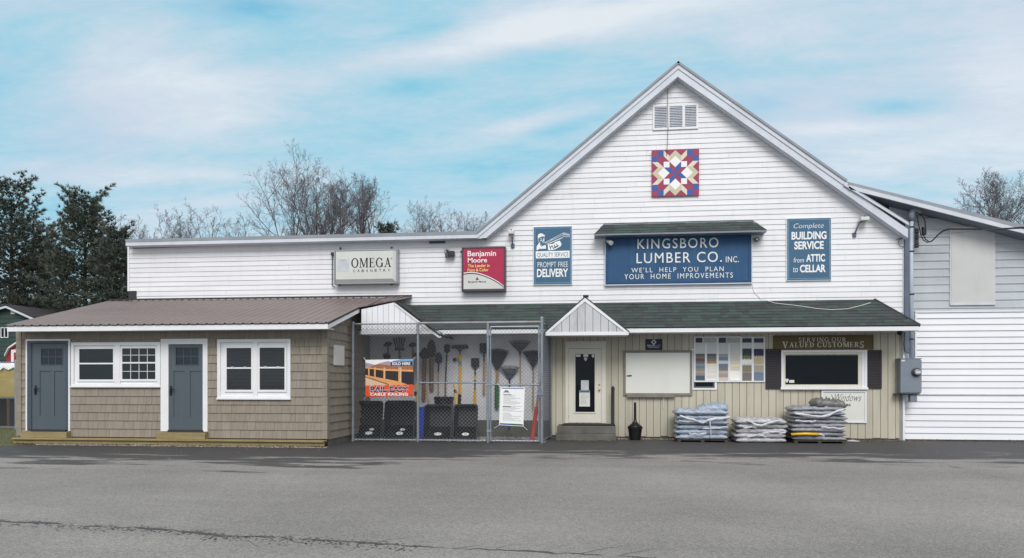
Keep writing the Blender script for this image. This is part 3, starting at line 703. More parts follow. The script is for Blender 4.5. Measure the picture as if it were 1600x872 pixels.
mb = MB(); mb.box(gl, grx + .03, yg - .015, yg + .03, gzb, gzb + .075)
mb.prism([(gx, gz - .025), (grx + .06, grz - .055), (grx + .06, grz - .10), (grx - .03, grz - .09), (gx, gz - .095)], yg - .03, yg - .001)
mb.box(gl, grx, yg + .03, -.05, gzb + .01, gzb + .03)
mb.build('gable_trim', M['trim'], yd)
# entrance door
y = -.036
x0, x1, z0, z1 = RC(883.5, 535, 946.5, 661, y)
dr = MB(); sx0, sx1, sz0, sz1 = RC(889, 544.8, 939.5, 660.5, y)
mb = MB(); mb.box(sx0, sx1, y - .03, y + .01, sz0, sz1)
door = mb.build('door', M['cream'], store, bevel=.004)
mb = MB(); mb.box(x0, sx0 - .006, y - .05, y, z0, z1); mb.box(sx1 + .006, x1, y - .05, y, z0, z1); mb.box(sx0 - .006, sx1 + .006, y - .05, y, sz1 + .008, z1)
mb.box(x0 - .02, x1 + .02, y - .06, y, z1, z1 + .03)
mb.build('door_frame', M['cream'], door)
gx0, gx1, gz0, gz1 = RC(898.8, 553, 929.5, 644, y)
mb = MB(); mb.frame(gx0 - .035, gx1 + .035, gz0 - .035, gz1 + .035, .04, y - .048, y - .028); mb.build('glass_bead', M['cream'], door, bevel=.006)
mb = MB(); mb.box(gx0, gx1, y - .036, y - .029, gz0, gz1); mb.build('glass', M['glass'], door)
mb = MB(); kx, kz = U(936.5, 608.8, y)
mb.lathe([(.001, 0), (.03, 0), (.03, .006), (.012, .01), (.012, .03), (.026, .042), (.03, .055), (.022, .068), (.001, .072)], 0, 0, 16)
for i in range(len(mb.v)): vx, vy, vz = mb.v[i]; mb.v[i] = (kx + vx, y - .03 - vz, kz + vy)
mb.build('door_knob', M['brass'], door, smooth=False); mb = MB(); mb.disc(kx, Z(936, 601, y), .026, .026, y - .05, y - .03, 16); mb.build('deadbolt', M['brass'], door)
for pyy in (557, 605, 651): mb = MB(); zz = Z(889, pyy, y); mb.box(sx0 - .008, sx0 + .004, y - .055, y - .025, zz - .05, zz + .05); mb.build('hinge', M['brass'], door)
def paper(name, a, b, c, d, yy, mt, parent, lines=0, ink='greyink', band=None):
    x0, x1, z0, z1 = RC(a, b, c, d, yy); mb = MB(); mb.box(x0, x1, yy - .002, yy, z0, z1); o = mb.build(name, mt, parent)
    if lines:
        mb = MB(); q = random.Random(int(a * 10))
        for i in range(lines):
            zz = z1 - (z1 - z0) * (.22 + .7 * i / lines); u = x0 + (x1 - x0) * .12; e = x1 - (x1 - x0) * .12
            while u < x0 + (e - x0) * q.uniform(.6, 1):
                l = q.uniform(.02, .07) * (x1 - x0) / .3; mb.box(u, min(u + l, e), yy - .0032, yy - .0021, zz, zz + (z1 - z0) * .022); u += l + .006
        mb.build('print', M[ink], o)
    if band:
        mb = MB(); mb.box(x0 + .004, x1 - .004, yy - .003, yy - .0021, z1 - (z1 - z0) * .13, z1 - .006); mb.build('heading_band', M[band], o)
    return o
yg_ = y - .037
paper('sticker', 899.5, 554, 907, 557.5, yg_, M['board'], door); paper('sticker', 911.5, 553.5, 919, 557.5, yg_, M['board'], door)
mb = MB(); q = [U(a, b, yg_) for a, b in ((924.5, 554), (928.7, 554), (928.7, 556.5), (926.6, 559.3), (924.5, 556.5))]; mb.prism(q, yg_ - .002, yg_); mb.build('sticker', M['board'], door)
mb = MB(); q = [U(a, b, yg_) for a, b in ((912.5, 558.5), (917.5, 558.5), (917.5, 561.5), (915, 564.5), (912.5, 561.5))]; mb.prism(q, yg_ - .002, yg_); mb.build('sticker', M['logogrey'], door)
paper('notice_sheet', 907.8, 594.3, 920, 609.6, yg_, M['logogrey'], door)
paper('notice_sheet', 905.2, 610.2, 921.7, 635.2, yg_, M['board'], door, 9, 'greyink', 'navy2')
# main window with its shutters
x0, x1, z0, z1 = RC(1220, 547.3, 1353.5, 606.8, y)
gx0, gx1, gz0, gz1 = RC(1226.6, 556.5, 1340, 599.3, y)
mb = MB(); mb.box(gx0 - .02, gx1 + .02, y - .02, y + .005, gz0 - .02, gz1 + .02); win = mb.build('window', M['glass'], store)
mb = MB(); mb.box(x0, gx0 - .06, y - .075, y, z0, z1); mb.box(gx1 + .16, x1, y - .075, y, z0, z1); mb.box(x0, x1, y - .074, y, z1 - .05, z1); mb.box(x0 - .02, x1 + .02, y - .1, y, z0 - .03, z0 + .03)
mb.box(gx1 + .09, gx1 + .163, y - .058, y, z0 + .03, z1 - .05)
mb.build('window_frame', M['trim'], win)
mb = MB(); mb.frame(gx0 - .062, gx1 + .092, z0 + .031, z1 - .051, .062, y - .045, y, .07); mb.box(gx1, gx1 + .03, y - .046, y, z0 + .09, z1 - .1); mb.build('sash', M['cream'], win)
mb = MB(); q = [U(a, b, y - .021) for a, b in ((1227.2, 592), (1232, 592), (1232, 595), (1229.6, 598.4), (1227.2, 595))]; mb.prism(q, y - .024, y - .021); mb.build('sticker', M['board'], win)
paper('sticker', 1233.2, 593.8, 1241, 598.3, y - .021, M['board'], win)
for (a, b, c, d) in ((1196, 545.2, 1219.5, 607.8), (1354, 547, 1377, 607.2)):
    x0, x1, z0, z1 = RC(a, b, c, d, y); mb = MB(); mb.frame(x0, x1, z0, z1, .045, y - .04, y)
    mb.box(x0 + .045, x1 - .045, y - .04, y, (z0 + z1) / 2 - .03, (z0 + z1) / 2 + .03)
    for k in range(22):
        zz = z0 + .05 + (z1 - z0 - .1) * k / 22
        mb.box(x0 + .04, x1 - .04, y - .034 - (k % 2) * .002, y - .01, zz, zz + (z1 - z0 - .1) / 22 * .95)
    mb.build('shutter', M['charcoal'], store)
# small window mostly covered by the siding sample board
x0, x1, z0, z1 = RC(1080, 545, 1120, 609, y)
mb = MB(); mb.box(x0 + .05, x1 - .05, y - .012, y, z0 + .05, z1 - .05); sw = mb.build('window', M['glass'], store)
mb = MB(); mb.frame(x0, x1, z0, z1, .06, y - .03, y, .05); mb.build('window_frame', M['trim'], sw)
mb = MB(); mb.frame(x0 + .06, x1 - .06, z0 + .05, z1 - .06, .045, y - .022, y); mb.build('sash', M['greyplastic'], sw)

# ------------------------------------------------------------------ annex at the right
ann = thing('annex_building', 'grey and white sided annex with shallow sloping roof right of gable', 'annex', (X(1500, 0), .3, 0))
ya = .22; xA = xE - .3; xZ = X(1760, ya)
az0 = Z(1325, 281, OH); brx, brz2 = U(1325, 283, OH); exx, exz = U(1600, 352, OH); asl = (exz - brz2) / (exx - brx)
zr = lambda x: brz2 + asl * (x - brx)
mb = MB(); mb.prism([(xA, 0), (xZ, 0), (xZ, zr(xZ) - .25), (xA, zr(xA) - .25)], ya + .002, 13); mb.build('wall_core', M['core'], ann)
zs_ = Z(1520, 488, ya); zm = Z(1520, 615.5, ya)
mb = MB(); lap(mb, zs_ - .1, zr(xA) - .2, .212, lambda z: xA, lambda z: min(xZ, brx + (z - brz2 + .22) / asl), ya, .026, 21, 4.5); mb.build('upper_siding', M['greylap'], ann)
mb = MB(); yb = ya - .03
lap(mb, zs_ - .2, zs_ - .1, .1, lambda z: xA, lambda z: X(1431, yb), ya, .02, 22)
mb.box(xA, X(1431, ya), ya - .003, ya + .001, zm, zs_); mb.build('corner_siding', M['greylap'], ann)
mb = MB(); xl2 = X(1431, yb)
lap(mb, zm, zs_, .168, lambda z: xl2, lambda z: xZ, yb, .034, 23, 40, .0)
lap(mb, .03, zm - .02, .168, lambda z: X(1406, yb), lambda z: xZ, yb, .034, 24, 40, .0)
mb.box(xl2, xZ, yb, ya, zm, zs_); mb.box(X(1406, yb), xZ, yb, ya, .03, zm)
mb.build('vinyl_siding', M['vinyl'], ann)
mb = MB(); mb.box(xl2 - .03, xl2 + .01, yb - .032, ya, zm, zs_ + .03); mb.box(xl2 - .03, xZ, yb - .04, ya, zs_, zs_ + .035)
mb.box(X(1403.5, yb), X(1409, yb), yb - .035, ya, 0.01, zm); mb.box(X(1400, yb), xZ, yb - .04, ya, zm - .02, zm + .004)
mb.build('corner_trim', M['trim'], ann)
x0, x1, z0, z1 = RC(1485, 356, 1552, 473.5, ya)
mb = MB(); mb.box(x0, x1, ya - .05, ya, z0, z1); bp_ = mb.build('boarded_opening', mat('painted_plywood', S(206, 206, 206, .92), .6, .04, 1.2, dirt=.15, dirtcol=(.35, .35, .35)), ann)
mb = MB(); mb.box(x0 - .03, x0, ya - .04, ya, z0, z1 + .02); mb.box(x1, x1 + .03, ya - .04, ya, z0, z1 + .02); mb.box(x0 - .03, x1 + .03, ya - .065, ya, z0 - .06, z0); mb.box(x0 - .03, x1 + .03, ya - .055, ya, z1, z1 + .03)
mb.build('opening_trim', M['galv_trim'], bp_)
mb = MB(); ys = OH - .05
mb.slab([(brx - .05, OH + .05, zr(brx - .05)), (xZ + .5, ys, zr(xZ + .5)), (xZ + .5, 13, zr(xZ + .5)), (brx - .05, 13, zr(brx - .05))], .10)
ar = mb.build('roof', M['rooftop'], ann)
mb = MB(); rake(mb, brx + .02, zr(brx), xZ + .5, zr(xZ + .5), .105, .21, OH + .0, OH + .05); mb.build('fascia', M['galv_trim'], ar)
mb = MB(); rake(mb, brx + .02, zr(brx), xZ + .5, zr(xZ + .5), .19, .22, OH + .05, ya + .01); mb.build('soffit', mat('grey_soffit', S(120, 128, 140), .7), ar)
mb = MB(); zz = Z(1480, 340.5, ya); mb.tube([(X(1446, ya), ya - .06, zz), (X(1449, ya), ya - .06, zz + .02), (X(1530, ya), ya - .06, zz - .14)], .016, 5); mb.build('soffit_bracket', M['spout'], ann)

# ------------------------------------------------------------------ shingled shed
shed = thing('shingled_shed', 'low taupe shingled shed with brown ribbed metal roof and two blue doors', 'shed', (X(270, -3.5), -3.5, 0))
yf = -3.5; yev = -4.05
xs0, xs1 = X(29, yf), X(510, yf)
zE = Z(255, 506, yev); zTop = Z(400, 467.5, 0); rsl = (zTop - zE) / -yev
roofz = lambda yy: zE + rsl * (yy - yev)
zP = .18
mb = MB(); mb.mesh([(xs0 + .01, yf + .003, .02), (xs1 - .01, yf + .003, .02), (xs1 - .01, -.01, .02), (xs0 + .01, -.01, .02),
                    (xs0 + .01, yf + .003, roofz(yf) - .07), (xs1 - .01, yf + .003, roofz(yf) - .07), (xs1 - .01, -.01, roofz(0) - .07), (xs0 + .01, -.01, roofz(0) - .07)],
                   [(0, 1, 5, 4), (1, 2, 6, 5), (2, 3, 7, 6), (3, 0, 4, 7), (4, 5, 6, 7), (3, 2, 1, 0)])
mb.build('wall_sheathing', M['shake_under'], shed)
rects = {'d1': RC(42, 530, 111, 673, yf), 'w1': RC(113, 535, 252, 604.5, yf), 'd2': RC(252.5, 529.5, 325.5, 674, yf), 'w2': RC(341, 530, 455, 623.5, yf)}
holes = [(q[0] - xs0, q[1] - xs0, q[2], q[3]) for q in rects.values()]
mb = MB(); hS = .205
shakes(mb, (xs0, yf, 0), (1, 0, 0), (0, -1, 0), xs1 - xs0, zP, lambda u: roofz(yf) - .16, hS, holes, 31)
shakes(mb, (xs1, yf, 0), (0, 1, 0), (1, 0, 0), 3.45, .16, lambda u: roofz(yf + u) - .10, hS, (), 32)
shakes(mb, (xs0, -.05, 0), (0, -1, 0), (-1, 0, 0), 3.45, zP, lambda u: roofz(-.05 - u) - .10, hS, (), 33)
mb.build('shingle_siding', M['shake'], shed)
for xx in (xs0, xs1):
    mb = MB(); z = zP; r = random.Random(3)
    while z < roofz(yf) - .22:
        s_ = 1 if xx == xs1 else -1; k = r.uniform(.0, .008)
        zt_ = min(z + hS, roofz(yf) - .16)
        # woven corner shingle wrapping both faces
        a, b = sorted((xx - s_ * .105, xx + s_ * (.034 + k)))
        mb.box(a, b, yf - .038 - k, yf - .001, z + .004, zt_ - .002); c, d = sorted((xx + s_ * .001, xx + s_ * (.0345 + k)))
        mb.box(c, d, yf - .001, yf + .10, z + .004, zt_ - .002)
        z += hS
    mb.build('corner_board', M['shake'], shed)
mb = MB(); mb.box(xs1 - .15, xs1 + .008, yf + .12, -.1, 0, .16); mb.build('foundation', M['concrete'], shed)
# ribbed metal roof
xr0, xr1 = X(9, yev), X(513, yev)
def ribbed(mb, xa, xb, y0, y1):
    prof = []; x = xa
    while x < xb:
        for dx, hh in ((0, 0), (.025, .022), (.055, .022), (.08, 0), (.125, .0), (.13, .006), (.15, .006), (.155, 0)):
            if x + dx < xb: prof.append((x + dx, hh))
        x += .2286
    prof.append((xb, 0))
    n = len(prof)
    vs = [(p, y0, roofz(y0) + hh) for p, hh in prof] + [(p, y1, roofz(y1) + hh) for p, hh in prof] + [(p, y0, roofz(y0) + hh - .012) for p, hh in prof]
    fs = [(i, i + 1, n + i + 1, n + i) for i in range(n - 1)] + [(i, 2 * n + i, 2 * n + i + 1, i + 1) for i in range(n - 1)]
    mb.mesh(vs, fs)
mb = MB(); ribbed(mb, xr0, xr1, yev - .03, -.005); 
B_ = [Vector((xr1 + .0015, yg - .02, roofz(yg))), Vector((gx + .03, yg - .02, gz + .03)), Vector((gx + .03, -.006, max(roofz(0) + .02, gz + .03))), Vector((xr1 + .0015, -.006, roofz(0)))]
mb.slab(B_, .018)
for k in range(1, 4): mb.tube([B_[0].lerp(B_[1], k / 4) + Vector((0, 0, .012)), B_[3].lerp(B_[2], k / 4) + Vector((0, 0, .012))], .018, 5)
roofo = mb.build('roof', M['metalroof'], shed)
mb = MB()
mb.slab([(xr0 + .01, yev + .0, roofz(yev) - .016), (xr1 - .005, yev + .0, roofz(yev) - .016), (xr1 - .005, -.006, roofz(0) - .016), (xr0 + .01, -.006, roofz(0) - .016)], .035)
mb.box(xr0, gx + .03, -.04, -.006, roofz(0) + .02, roofz(0) + .06)
mb.build('drip_edge', M['dark'], roofo)
mb = MB(); zf1 = zE - .035; zf0 = Z(255, 516, yev)
mb.box(xr0 + .03, X(438, yev), yev + .005, yev + .04, zf0, zf1); mb.box(X(438, yev) + .004, xr1 - .015, yev + .005, yev + .04, zf0, zf1)
for xx in (xr0 + .03, xr1 - .045):
    dz = roofz(0) - zE; y1_ = -.05 if xx < 0 and xx == xr0 + .03 else yg + .05
    mb.mesh([(xx, yev + .042, zf0), (xx + .03, yev + .042, zf0), (xx + .03, yev + .042, zf1), (xx, yev + .042, zf1),
             (xx, y1_, zf0 + rsl * (y1_ - yev)), (xx + .03, y1_, zf0 + rsl * (y1_ - yev)), (xx + .03, y1_, zf1 + rsl * (y1_ - yev)), (xx, y1_, zf1 + rsl * (y1_ - yev))],
            [(0, 1, 2, 3), (7, 6, 5, 4), (0, 4, 5, 1), (1, 5, 6, 2), (2, 6, 7, 3), (3, 7, 4, 0)])
mb.build('fascia', M['trim'], roofo)
mb = MB(); mb.box(xr0 + .06, xr1 - .05, yev + .04, yf - .02, zf0 + .01, zf0 + .03); mb.build('soffit', M['trim'], roofo)
# doors
def shed_door(q, slab, lite, panels, handle, grey_frame, white):
    x0, x1, z0, z1 = q; y = yf
    a, b, c, d = RC(*slab, y)
    mb = MB(); ins = .03
    # slab built as stiles and rails round recessed panels
    ps = [RC(*p, y) for p in panels]; lt = RC(*lite, y)
    xs = sorted([a, b] + [v for p in ps for v in p[:2]])
    mb.box(a, b, y - .012, y + .03, c, d)
    yfr = y - .03
    zb0, zb1 = ps[0][2], ps[0][3]
    mb.box(a, b, yfr, y - .0125, c, zb0); mb.box(a, ps[0][0], yfr, y - .0125, zb0, zb1); mb.box(ps[0][1], ps[1][0], yfr, y - .0125, zb0, zb1); mb.box(ps[1][1], b, yfr, y - .0125, zb0, zb1)
    mb.box(a, b, yfr, y - .0125, zb1, lt[2]); mb.box(a, lt[0], yfr, y - .0125, lt[2], lt[3]); mb.box(lt[1], b, yfr, y - .0125, lt[2], lt[3]); mb.box(a, b, yfr, y - .0125, lt[3], d)
    o = mb.build('door', M['bluedoor'], shed)
    mb = MB(); mb.box(lt[0], lt[1], y - .02, y - .013, lt[2], lt[3]); gl = mb.build('glass', M['glass2'], o)
    mb = MB(); w3 = (lt[1] - lt[0]) / 3
    for k in (1, 2): mb.box(lt[0] + w3 * k - .008, lt[0] + w3 * k + .008, y - .026, y - .0205, lt[2], lt[3])
    mb.box(lt[0], lt[1], y - .0265, y - .0206, (lt[2] + lt[3]) / 2 - .008, (lt[2] + lt[3]) / 2 + .008); mb.frame(lt[0] - .02, lt[1] + .02, lt[2] - .02, lt[3] + .02, .022, y - .036, y - .0301)
    mb.build('glazing_bar', M['bluedoor2'], o)
    hx, hz = U(*handle, y)
    mb = MB(); mb.box(hx - .022, hx + .022, yfr - .012, yfr - .0005, hz - .13, hz + .11); mb.tube([(hx, yfr - .012, hz + .03), (hx, yfr - .06, hz + .03), (hx + .12, yfr - .065, hz + .03)], .012, 8)
    mb.tube([(hx, yfr - .012, hz - .10), (hx, yfr - .05, hz - .08), (hx, yfr - .05, hz + .0), (hx, yfr - .012, hz + .02)], .009, 6)
    mb.build('handle', M['black'], o)
    mb = MB()
    if grey_frame:
        g = .065
        mb.box(x0 + white, a - .004, y - .05, y, c, z1 - white); mb.box(b + .004, x1 - white, y - .05, y, c, z1 - white); mb.box(a - .004, b + .004, y - .05, y, d + .006, z1 - white)
        mb.build('inner_frame', M['bluedoor2'], o); mb = MB()
        mb.box(x0, x0 + white, y - .045, y, z0, z1); mb.box(x1 - white, x1, y - .045, y, z0, z1); mb.box(x0 + white, x1 - white, y - .045, y, z1 - white, z1)
    else:
        mb.box(x0, a - .006, y - .045, y, z0, z1); mb.box(b + .006, x1, y - .045, y, z0, z1); mb.box(a - .006, b + .006, y - .045, y, d + .01, z1)
    mb.build('door_trim', M['trim'], o)
    mb = MB(); mb.box(a - .02, b + .02, y - .06, y + .02, z0 - .02, c - .004); mb.build('threshold', M['dark'], o)
    return o
shed_door(rects['d1'], (51.5, 537, 104, 671), (66, 545, 99, 570), ((63.5, 580, 81, 650), (86, 580, 100, 650)), (57.5, 609), True, .045)
shed_door(rects['d2'], (265, 538.5, 317.8, 671.5), (276, 543.5, 311, 570), ((272.3, 580, 289.5, 652), (297.8, 580, 315, 652)), (268.5, 610), False, .1)
# windows
def shed_window(q, sashes, midy, grids, blinds):
    x0, x1, z0, z1 = q; y = yf
    ss = [RC(*s, y) for s in sashes]
    mb = MB()
    for s in ss: mb.box(s[0], s[1], y - .0122, y + .003, s[2], s[3])
    o = mb.build('window', M['glass3'], shed)
    mb = MB(); mb.box(x0, x1, y - .0105, y + .004, z0, z1); mb.build('window_casing', M['trim'], o)
    mb = MB(); mb.frame(x0, x1, z0, z1, .075, y - .055, y, .07); mb.box(x0 - .01, x1 + .01, y - .075, y, z0 - .012, z0 + .03)
    xm0, xm1 = ss[0][1] + .05, ss[1][0] - .05
    if xm1 > xm0: mb.box(xm0, xm1, y - .05, y, z0 + .07, z1 - .075)
    mb.build('window_frame', M['trim'], o)
    mb = MB()
    for s, mz in zip(ss, midy):
        mb.frame(s[0] - .05, s[1] + .05, s[2] - .055, s[3] + .045, .05, y - .036, y, .055)
        z = Z((s[0] + s[1]) / 2 * 0 + 200, mz, y); mb.box(s[0], s[1], y - .04, y - .0125, z - .018, z + .018)
        for k in (.25, .75):
            c = s[0] + (s[1] - s[0]) * k; 
            if blinds: mb.box(c - .03, c + .03, y - .052, y - .04, z + .012, z + .03)
    mb.build('sash', M['trim'], o)
    mb = MB()
    for s, mz, gd in zip(ss, midy, grids):
        if not gd: continue
        z = Z(200, mz, y)
        for k in range(1, 4): c = s[0] + (s[1] - s[0]) * k / 4; mb.box(c - .006, c + .006, y - .022, y - .0125, s[2], s[3])
        for zz in ((z + .018 + s[3]) / 2, (s[2] + z - .018) / 2): mb.box(s[0], s[1], y - .0225, y - .0126, zz - .006, zz + .006)
    if mb.v: mb.build('glazing_bar', M['trim'], o)
    if blinds:
        mb = MB()
        for s, mz in zip(ss, midy):
            z = s[2] + .02
            while z < s[3] - .01: mb.box(s[0] + .01, s[1] - .01, y - .0148, y - .0124, z, z + .012); z += .034
        mb.build('blind', M['blind'], o)
shed_window(rects['w1'], ((125, 545, 178, 593), (192, 544, 244, 592.5)), (568, 567), (False, True), False)
shed_window(rects['w2'], ((355, 543.5, 393.5, 609), (406.5, 543, 445.5, 609)), (575.5, 575), (False, False), True)
# timber ledge along the foot with a step block at each door
mb = MB(); x0 = X(19, -3.78); x1 = X(506, -3.78); zl = .155
for i in range(4):
    a = x0 + (x1 - x0) * (0, .17, .545, .8)[i]; b = x0 + (x1 - x0) * (.17, .545, .8, 1)[i] - .006
    mb.box(a, b, -3.74, -3.70, .012 + .004 * (i % 2), zl - .042); 
    mb.box(a - .0, b, -3.80, -3.54, zl - .04, zl)
mb.build('plinth_board', M['pt_wood'], shed, bevel=.005)
for q in (rects['d1'], rects['d2']): mb = MB(); mb.box(q[0] - .02, q[1] + .02, -3.70, yf - .005, zl + .002, q[2] - .022); mb.build('door_step', M['pt_wood'], shed, bevel=.006)
a, b = UXp(521.6, 555, xs1 + .03), UXp(537.4, 555, xs1 + .03)
z1 = UXp(529, 540, xs1)[1]; z0 = UXp(529, 571, xs1)[1]
mb = MB(); mb.box(xs1 + .02, xs1 + .045, a[0], b[0], z0, z1); mb.build('access_panel', M['board'], shed, bevel=.004)

# ------------------------------------------------------------------ signs
def sign_root(name, label, a, b, c, d, y, cat='sign'):
    x0, x1, z0, z1 = RC(a, b, c, d, y); return thing(name, label, cat, ((x0 + x1) / 2, y, z0)), (x0, x1, z0, z1)
# grey light-box with black roman lettering
y = -.27
o, (x0, x1, z0, z1) = sign_root('lightbox_sign', 'pale grey box sign with black roman capitals on the low wing', 521.5, 389.5, 621, 443.5, y)
mb = MB(); mb.frame(x0, x1, z0, z1, .04, y, -.025); mb.box(x0 + .04, x1 - .04, -.06, -.025, z0 + .04, z1 - .04); mb.build('cabinet', M['signbox'], o, bevel=.008)
mb = MB(); i_ = .045; f_ = .13
mb.mesh([(x0 + i_, y + .02, z0 + i_), (x1 - i_, y + .02, z0 + i_), (x1 - i_, y + .02, z1 - i_), (x0 + i_, y + .02, z1 - i_), (x0 + f_ * .6, y - .05, z0 + f_), (x1 - f_, y - .05, z0 + f_), (x1 - f_, y - .05, z1 - .06), (x0 + f_ * .6, y - .05, z1 - .06)],
        [(4, 5, 6, 7), (0, 4, 7, 3), (1, 2, 6, 5), (0, 1, 5, 4), (3, 7, 6, 2)])
mb.build('sign_face', M['signgrey'], o); yt = y - .0505
mb = MB(); q = RC(549, 403, 611.3, 417.7, yt); roman(mb, 'OMEGA', q[0], q[1], q[2], q[3], yt, .005)
q = RC(550, 420.8, 611, 424.7, yt); n = 9; cw = (q[1] - q[0]) / n
for k, ch in enumerate('CABINETRY'): text_to(mb, ch, q[0] + cw * k + cw * .25 + (.02 if ch == 'I' else 0), q[0] + cw * (k + 1) - cw * .25 - (.02 if ch == 'I' else 0), q[2], q[3], yt, .004)
text_px(mb, '®', 610.5, 402.8, 612.6, 405, yt, depth=.004)
mb.build('lettering', M['ink'], o)
mb = MB(); q = RC(527.5, 404, 545, 424.3, yt); cx, cz = (q[0] + q[1]) / 2, (q[2] + q[3]) / 2; hw, hh = (q[1] - q[0]) / 2, (q[3] - q[2]) / 2
mb.prism([(cx + hw * (abs(math.cos(t)) ** .6) * (1 if math.cos(t) > 0 else -1), cz + hh * .92 * (abs(math.sin(t)) ** .6) * (1 if math.sin(t) > 0 else -1) - .01) for t in [2 * math.pi * k / 28 for k in range(28)]], yt - .003, yt)
for sx in (-1, 1):
    for sz in (-1, 1): mb.prism([(cx + sx * hw, cz + sz * hh), (cx + sx * hw * .7, cz + sz * hh), (cx + sx * hw, cz + sz * hh * .7)], yt - .0025, yt)
mb.build('emblem', M['logogrey'], o)
mb = MB(); mb.prism([(cx - hw * .6, cz + hh * .72), (cx + hw * .6, cz + hh * .72), (cx + hw * .45, cz + hh * .82), (cx - hw * .45, cz + hh * .82)], yt - .0045, yt - .0031); mb.build('emblem_line', M['signbox'], o)
mb = MB()
for (a, b) in ((532, 388.3), (612, 387.6), (531, 444.8), (612, 444)): X_, Z_ = U(a, b, -.14); mb.lathe([(.035, -.03), (.035, .03)], X_, -.14, 8, Z_); mb.build('mounting_bolt', M['dark'], o); mb = MB()
xx, zz = U(519.2, 396, -.1); xx2, zz2 = U(519, 447, -.1)
mb.tube([(xx, -.03, zz), (xx, -.1, zz), (xx2, -.1, zz2), (xx2 + .06, -.03, zz2 - .02)], .014, 6); mb.box(xx - .04, xx + .03, -.12, -.03, zz - .06, zz + .03)
mb.build('bracket', M['dark'], o)
# crimson paint sign
y = -.22
o, (x0, x1, z0, z1) = sign_root('lightbox_sign', 'crimson and cream box sign with white lettering and dark cabinet', 721.4, 386, 790, 455.5, y)
mb = MB(); mb.frame(x0, x1, z0, z1, .045, y - .02, -.025, .07); mb.box(x0 + .04, x1 - .04, -.08, -.025, z0 + .06, z1 - .04); mb.build('cabinet', M['signboxdark'], o, bevel=.008)
fx0, fx1, fz0, fz1 = x0 + .046, x1 - .046, z0 + .072, z1 - .046; y -= .0
mb = MB(); mb.box(fx0, fx1, y - .012, y + .03, fz0, fz1); mb.build('sign_face', M['crimson'], o)
yt = y - .0125
curve = [U(a, b, yt) for a, b in ((724.3, 428.3), (731, 427.2), (739, 427), (746, 428), (754, 430.2), (762, 433.2), (770, 437), (778, 441.6), (784, 446), (787.2, 449))]
def band(mb, c0, off0, off1, ya, yb):
    q = [(p[0], p[1] + off0) for p in c0] + [(p[0], p[1] + off1) for p in reversed(c0)]; 
    n = len(c0)
    for i in range(n - 1): mb.prism([(c0[i][0], c0[i][1] + off0), (c0[i + 1][0], c0[i + 1][1] + off0), (c0[i + 1][0], c0[i + 1][1] + off1), (c0[i][0], c0[i][1] + off1)], ya, yb)
mb = MB()
for i in range(len(curve) - 1): mb.prism([(curve[i][0], fz0), (curve[i + 1][0], fz0), curve[i + 1], curve[i]], yt - .003, yt)
mb.build('cream_field', M['signgrey'], o)
mb = MB(); band(mb, curve, .012, .035, yt - .003, yt); mb.build('white_stripe', M['signwhite'], o)
mb = MB(); band(mb, curve, -.02, .011, yt - .0045, yt - .0005); mb.build('dark_stripe', M['signboxdark'], o)
mb = MB(); text_px(mb, 'Benjamin', 730.7, 391.8, 775, 403, yt, bold=.012); text_px(mb, 'Moore', 731, 402.8, 761, 410.3, yt, bold=.012); mb.build('lettering', M['signwhite'], o)
mb = MB(); text_px(mb, 'The Leader in', 731, 412.7, 765, 417.6, yt, bold=.008); text_px(mb, 'Paint & Color', 730.7, 419.3, 763.5, 424.2, yt, bold=.008); mb.build('lettering', M['ltyellow'], o)
mb = MB(); text_px(mb, 'Benjamin Moore', 731.5, 439, 759.3, 442.2, yt - .003, bold=.012)
a, b, c = U(745.6, 432.6, yt), U(742.8, 437.8, yt), U(748.6, 437.8, yt); mb.prism([a, ((a[0] + b[0]) / 2, (a[1] + b[1]) / 2), ((a[0] + c[0]) / 2, (a[1] + c[1]) / 2)], yt - .006, yt - .003)
mb.build('lettering', M['ink'], o)
mb = MB(); mid = ((a[0] + b[0]) / 2, (a[1] + b[1]) / 2); mid2 = ((a[0] + c[0]) / 2, (a[1] + c[1]) / 2); mb.prism([mid, mid2, c, b], yt - .0055, yt - .0031); mb.build('emblem', M['crimson'], o)
mb = MB(); xx, zz = U(720.8, 393.5, -.12); mb.box(xx - .02, xx + .02, -.16, -.08, zz - .03, zz + .03); mb.build('bracket', M['dark'], o)
# delivery sign with the figure carrying boards
y = -.07
o, (x0, x1, z0, z1) = sign_root('painted_sign', 'blue sign with man shouldering boards reading QUALITY SERVICE PROMPT FREE DELIVERY', 833, 353.3, 894.3, 445, y)
mb = MB(); mb.box(x0, x1, y + .01, -.02, z0, z1); mb.build('edge_trim', M['trim'], o)
mb = MB(); mb.box(x0 + .02, x1 - .02, y, y + .0099, z0 + .02, z1 - .02); mb.build('sign_board', M['navy2'], o)
M['lineblue'] = mat('pale_sign_line', S(140, 172, 198), .5)
mb = MB(); mb.frame(x0 + .05, x1 - .05, z0 + .05, z1 - .05, .008, y - .002, y); mb.build('border_line', M['lineblue'], o)
P = lambda a, b: U(828 + a / 8.305, 345 + b / 8.305, y)
mb = MB(); q = [P(*p) for p in ((75, 397), (515, 388), (515, 480), (78, 490))]; mb.prism(q, y - .003, y)
for poly in (((100, 205), (108, 178), (140, 162), (165, 168), (180, 182), (196, 186), (192, 200), (150, 205), (118, 222), (104, 228)),          # cap
             ((85, 380), (88, 330), (112, 300), (118, 280), (132, 286), (160, 330), (205, 312), (210, 362), (120, 365), (98, 382)),                # shoulder and chest
             ((232, 305), (300, 300), (330, 275), (388, 258), (410, 300), (400, 330), (340, 365), (285, 382), (236, 380)),                         # shirt sleeve
             ((134, 250), (150, 246), (146, 264), (138, 268)), ((176, 228), (184, 236), (176, 262), (164, 282), (158, 276), (170, 250))):         # face lights
    mb.prism([P(*p) for p in poly], y - .003, y)
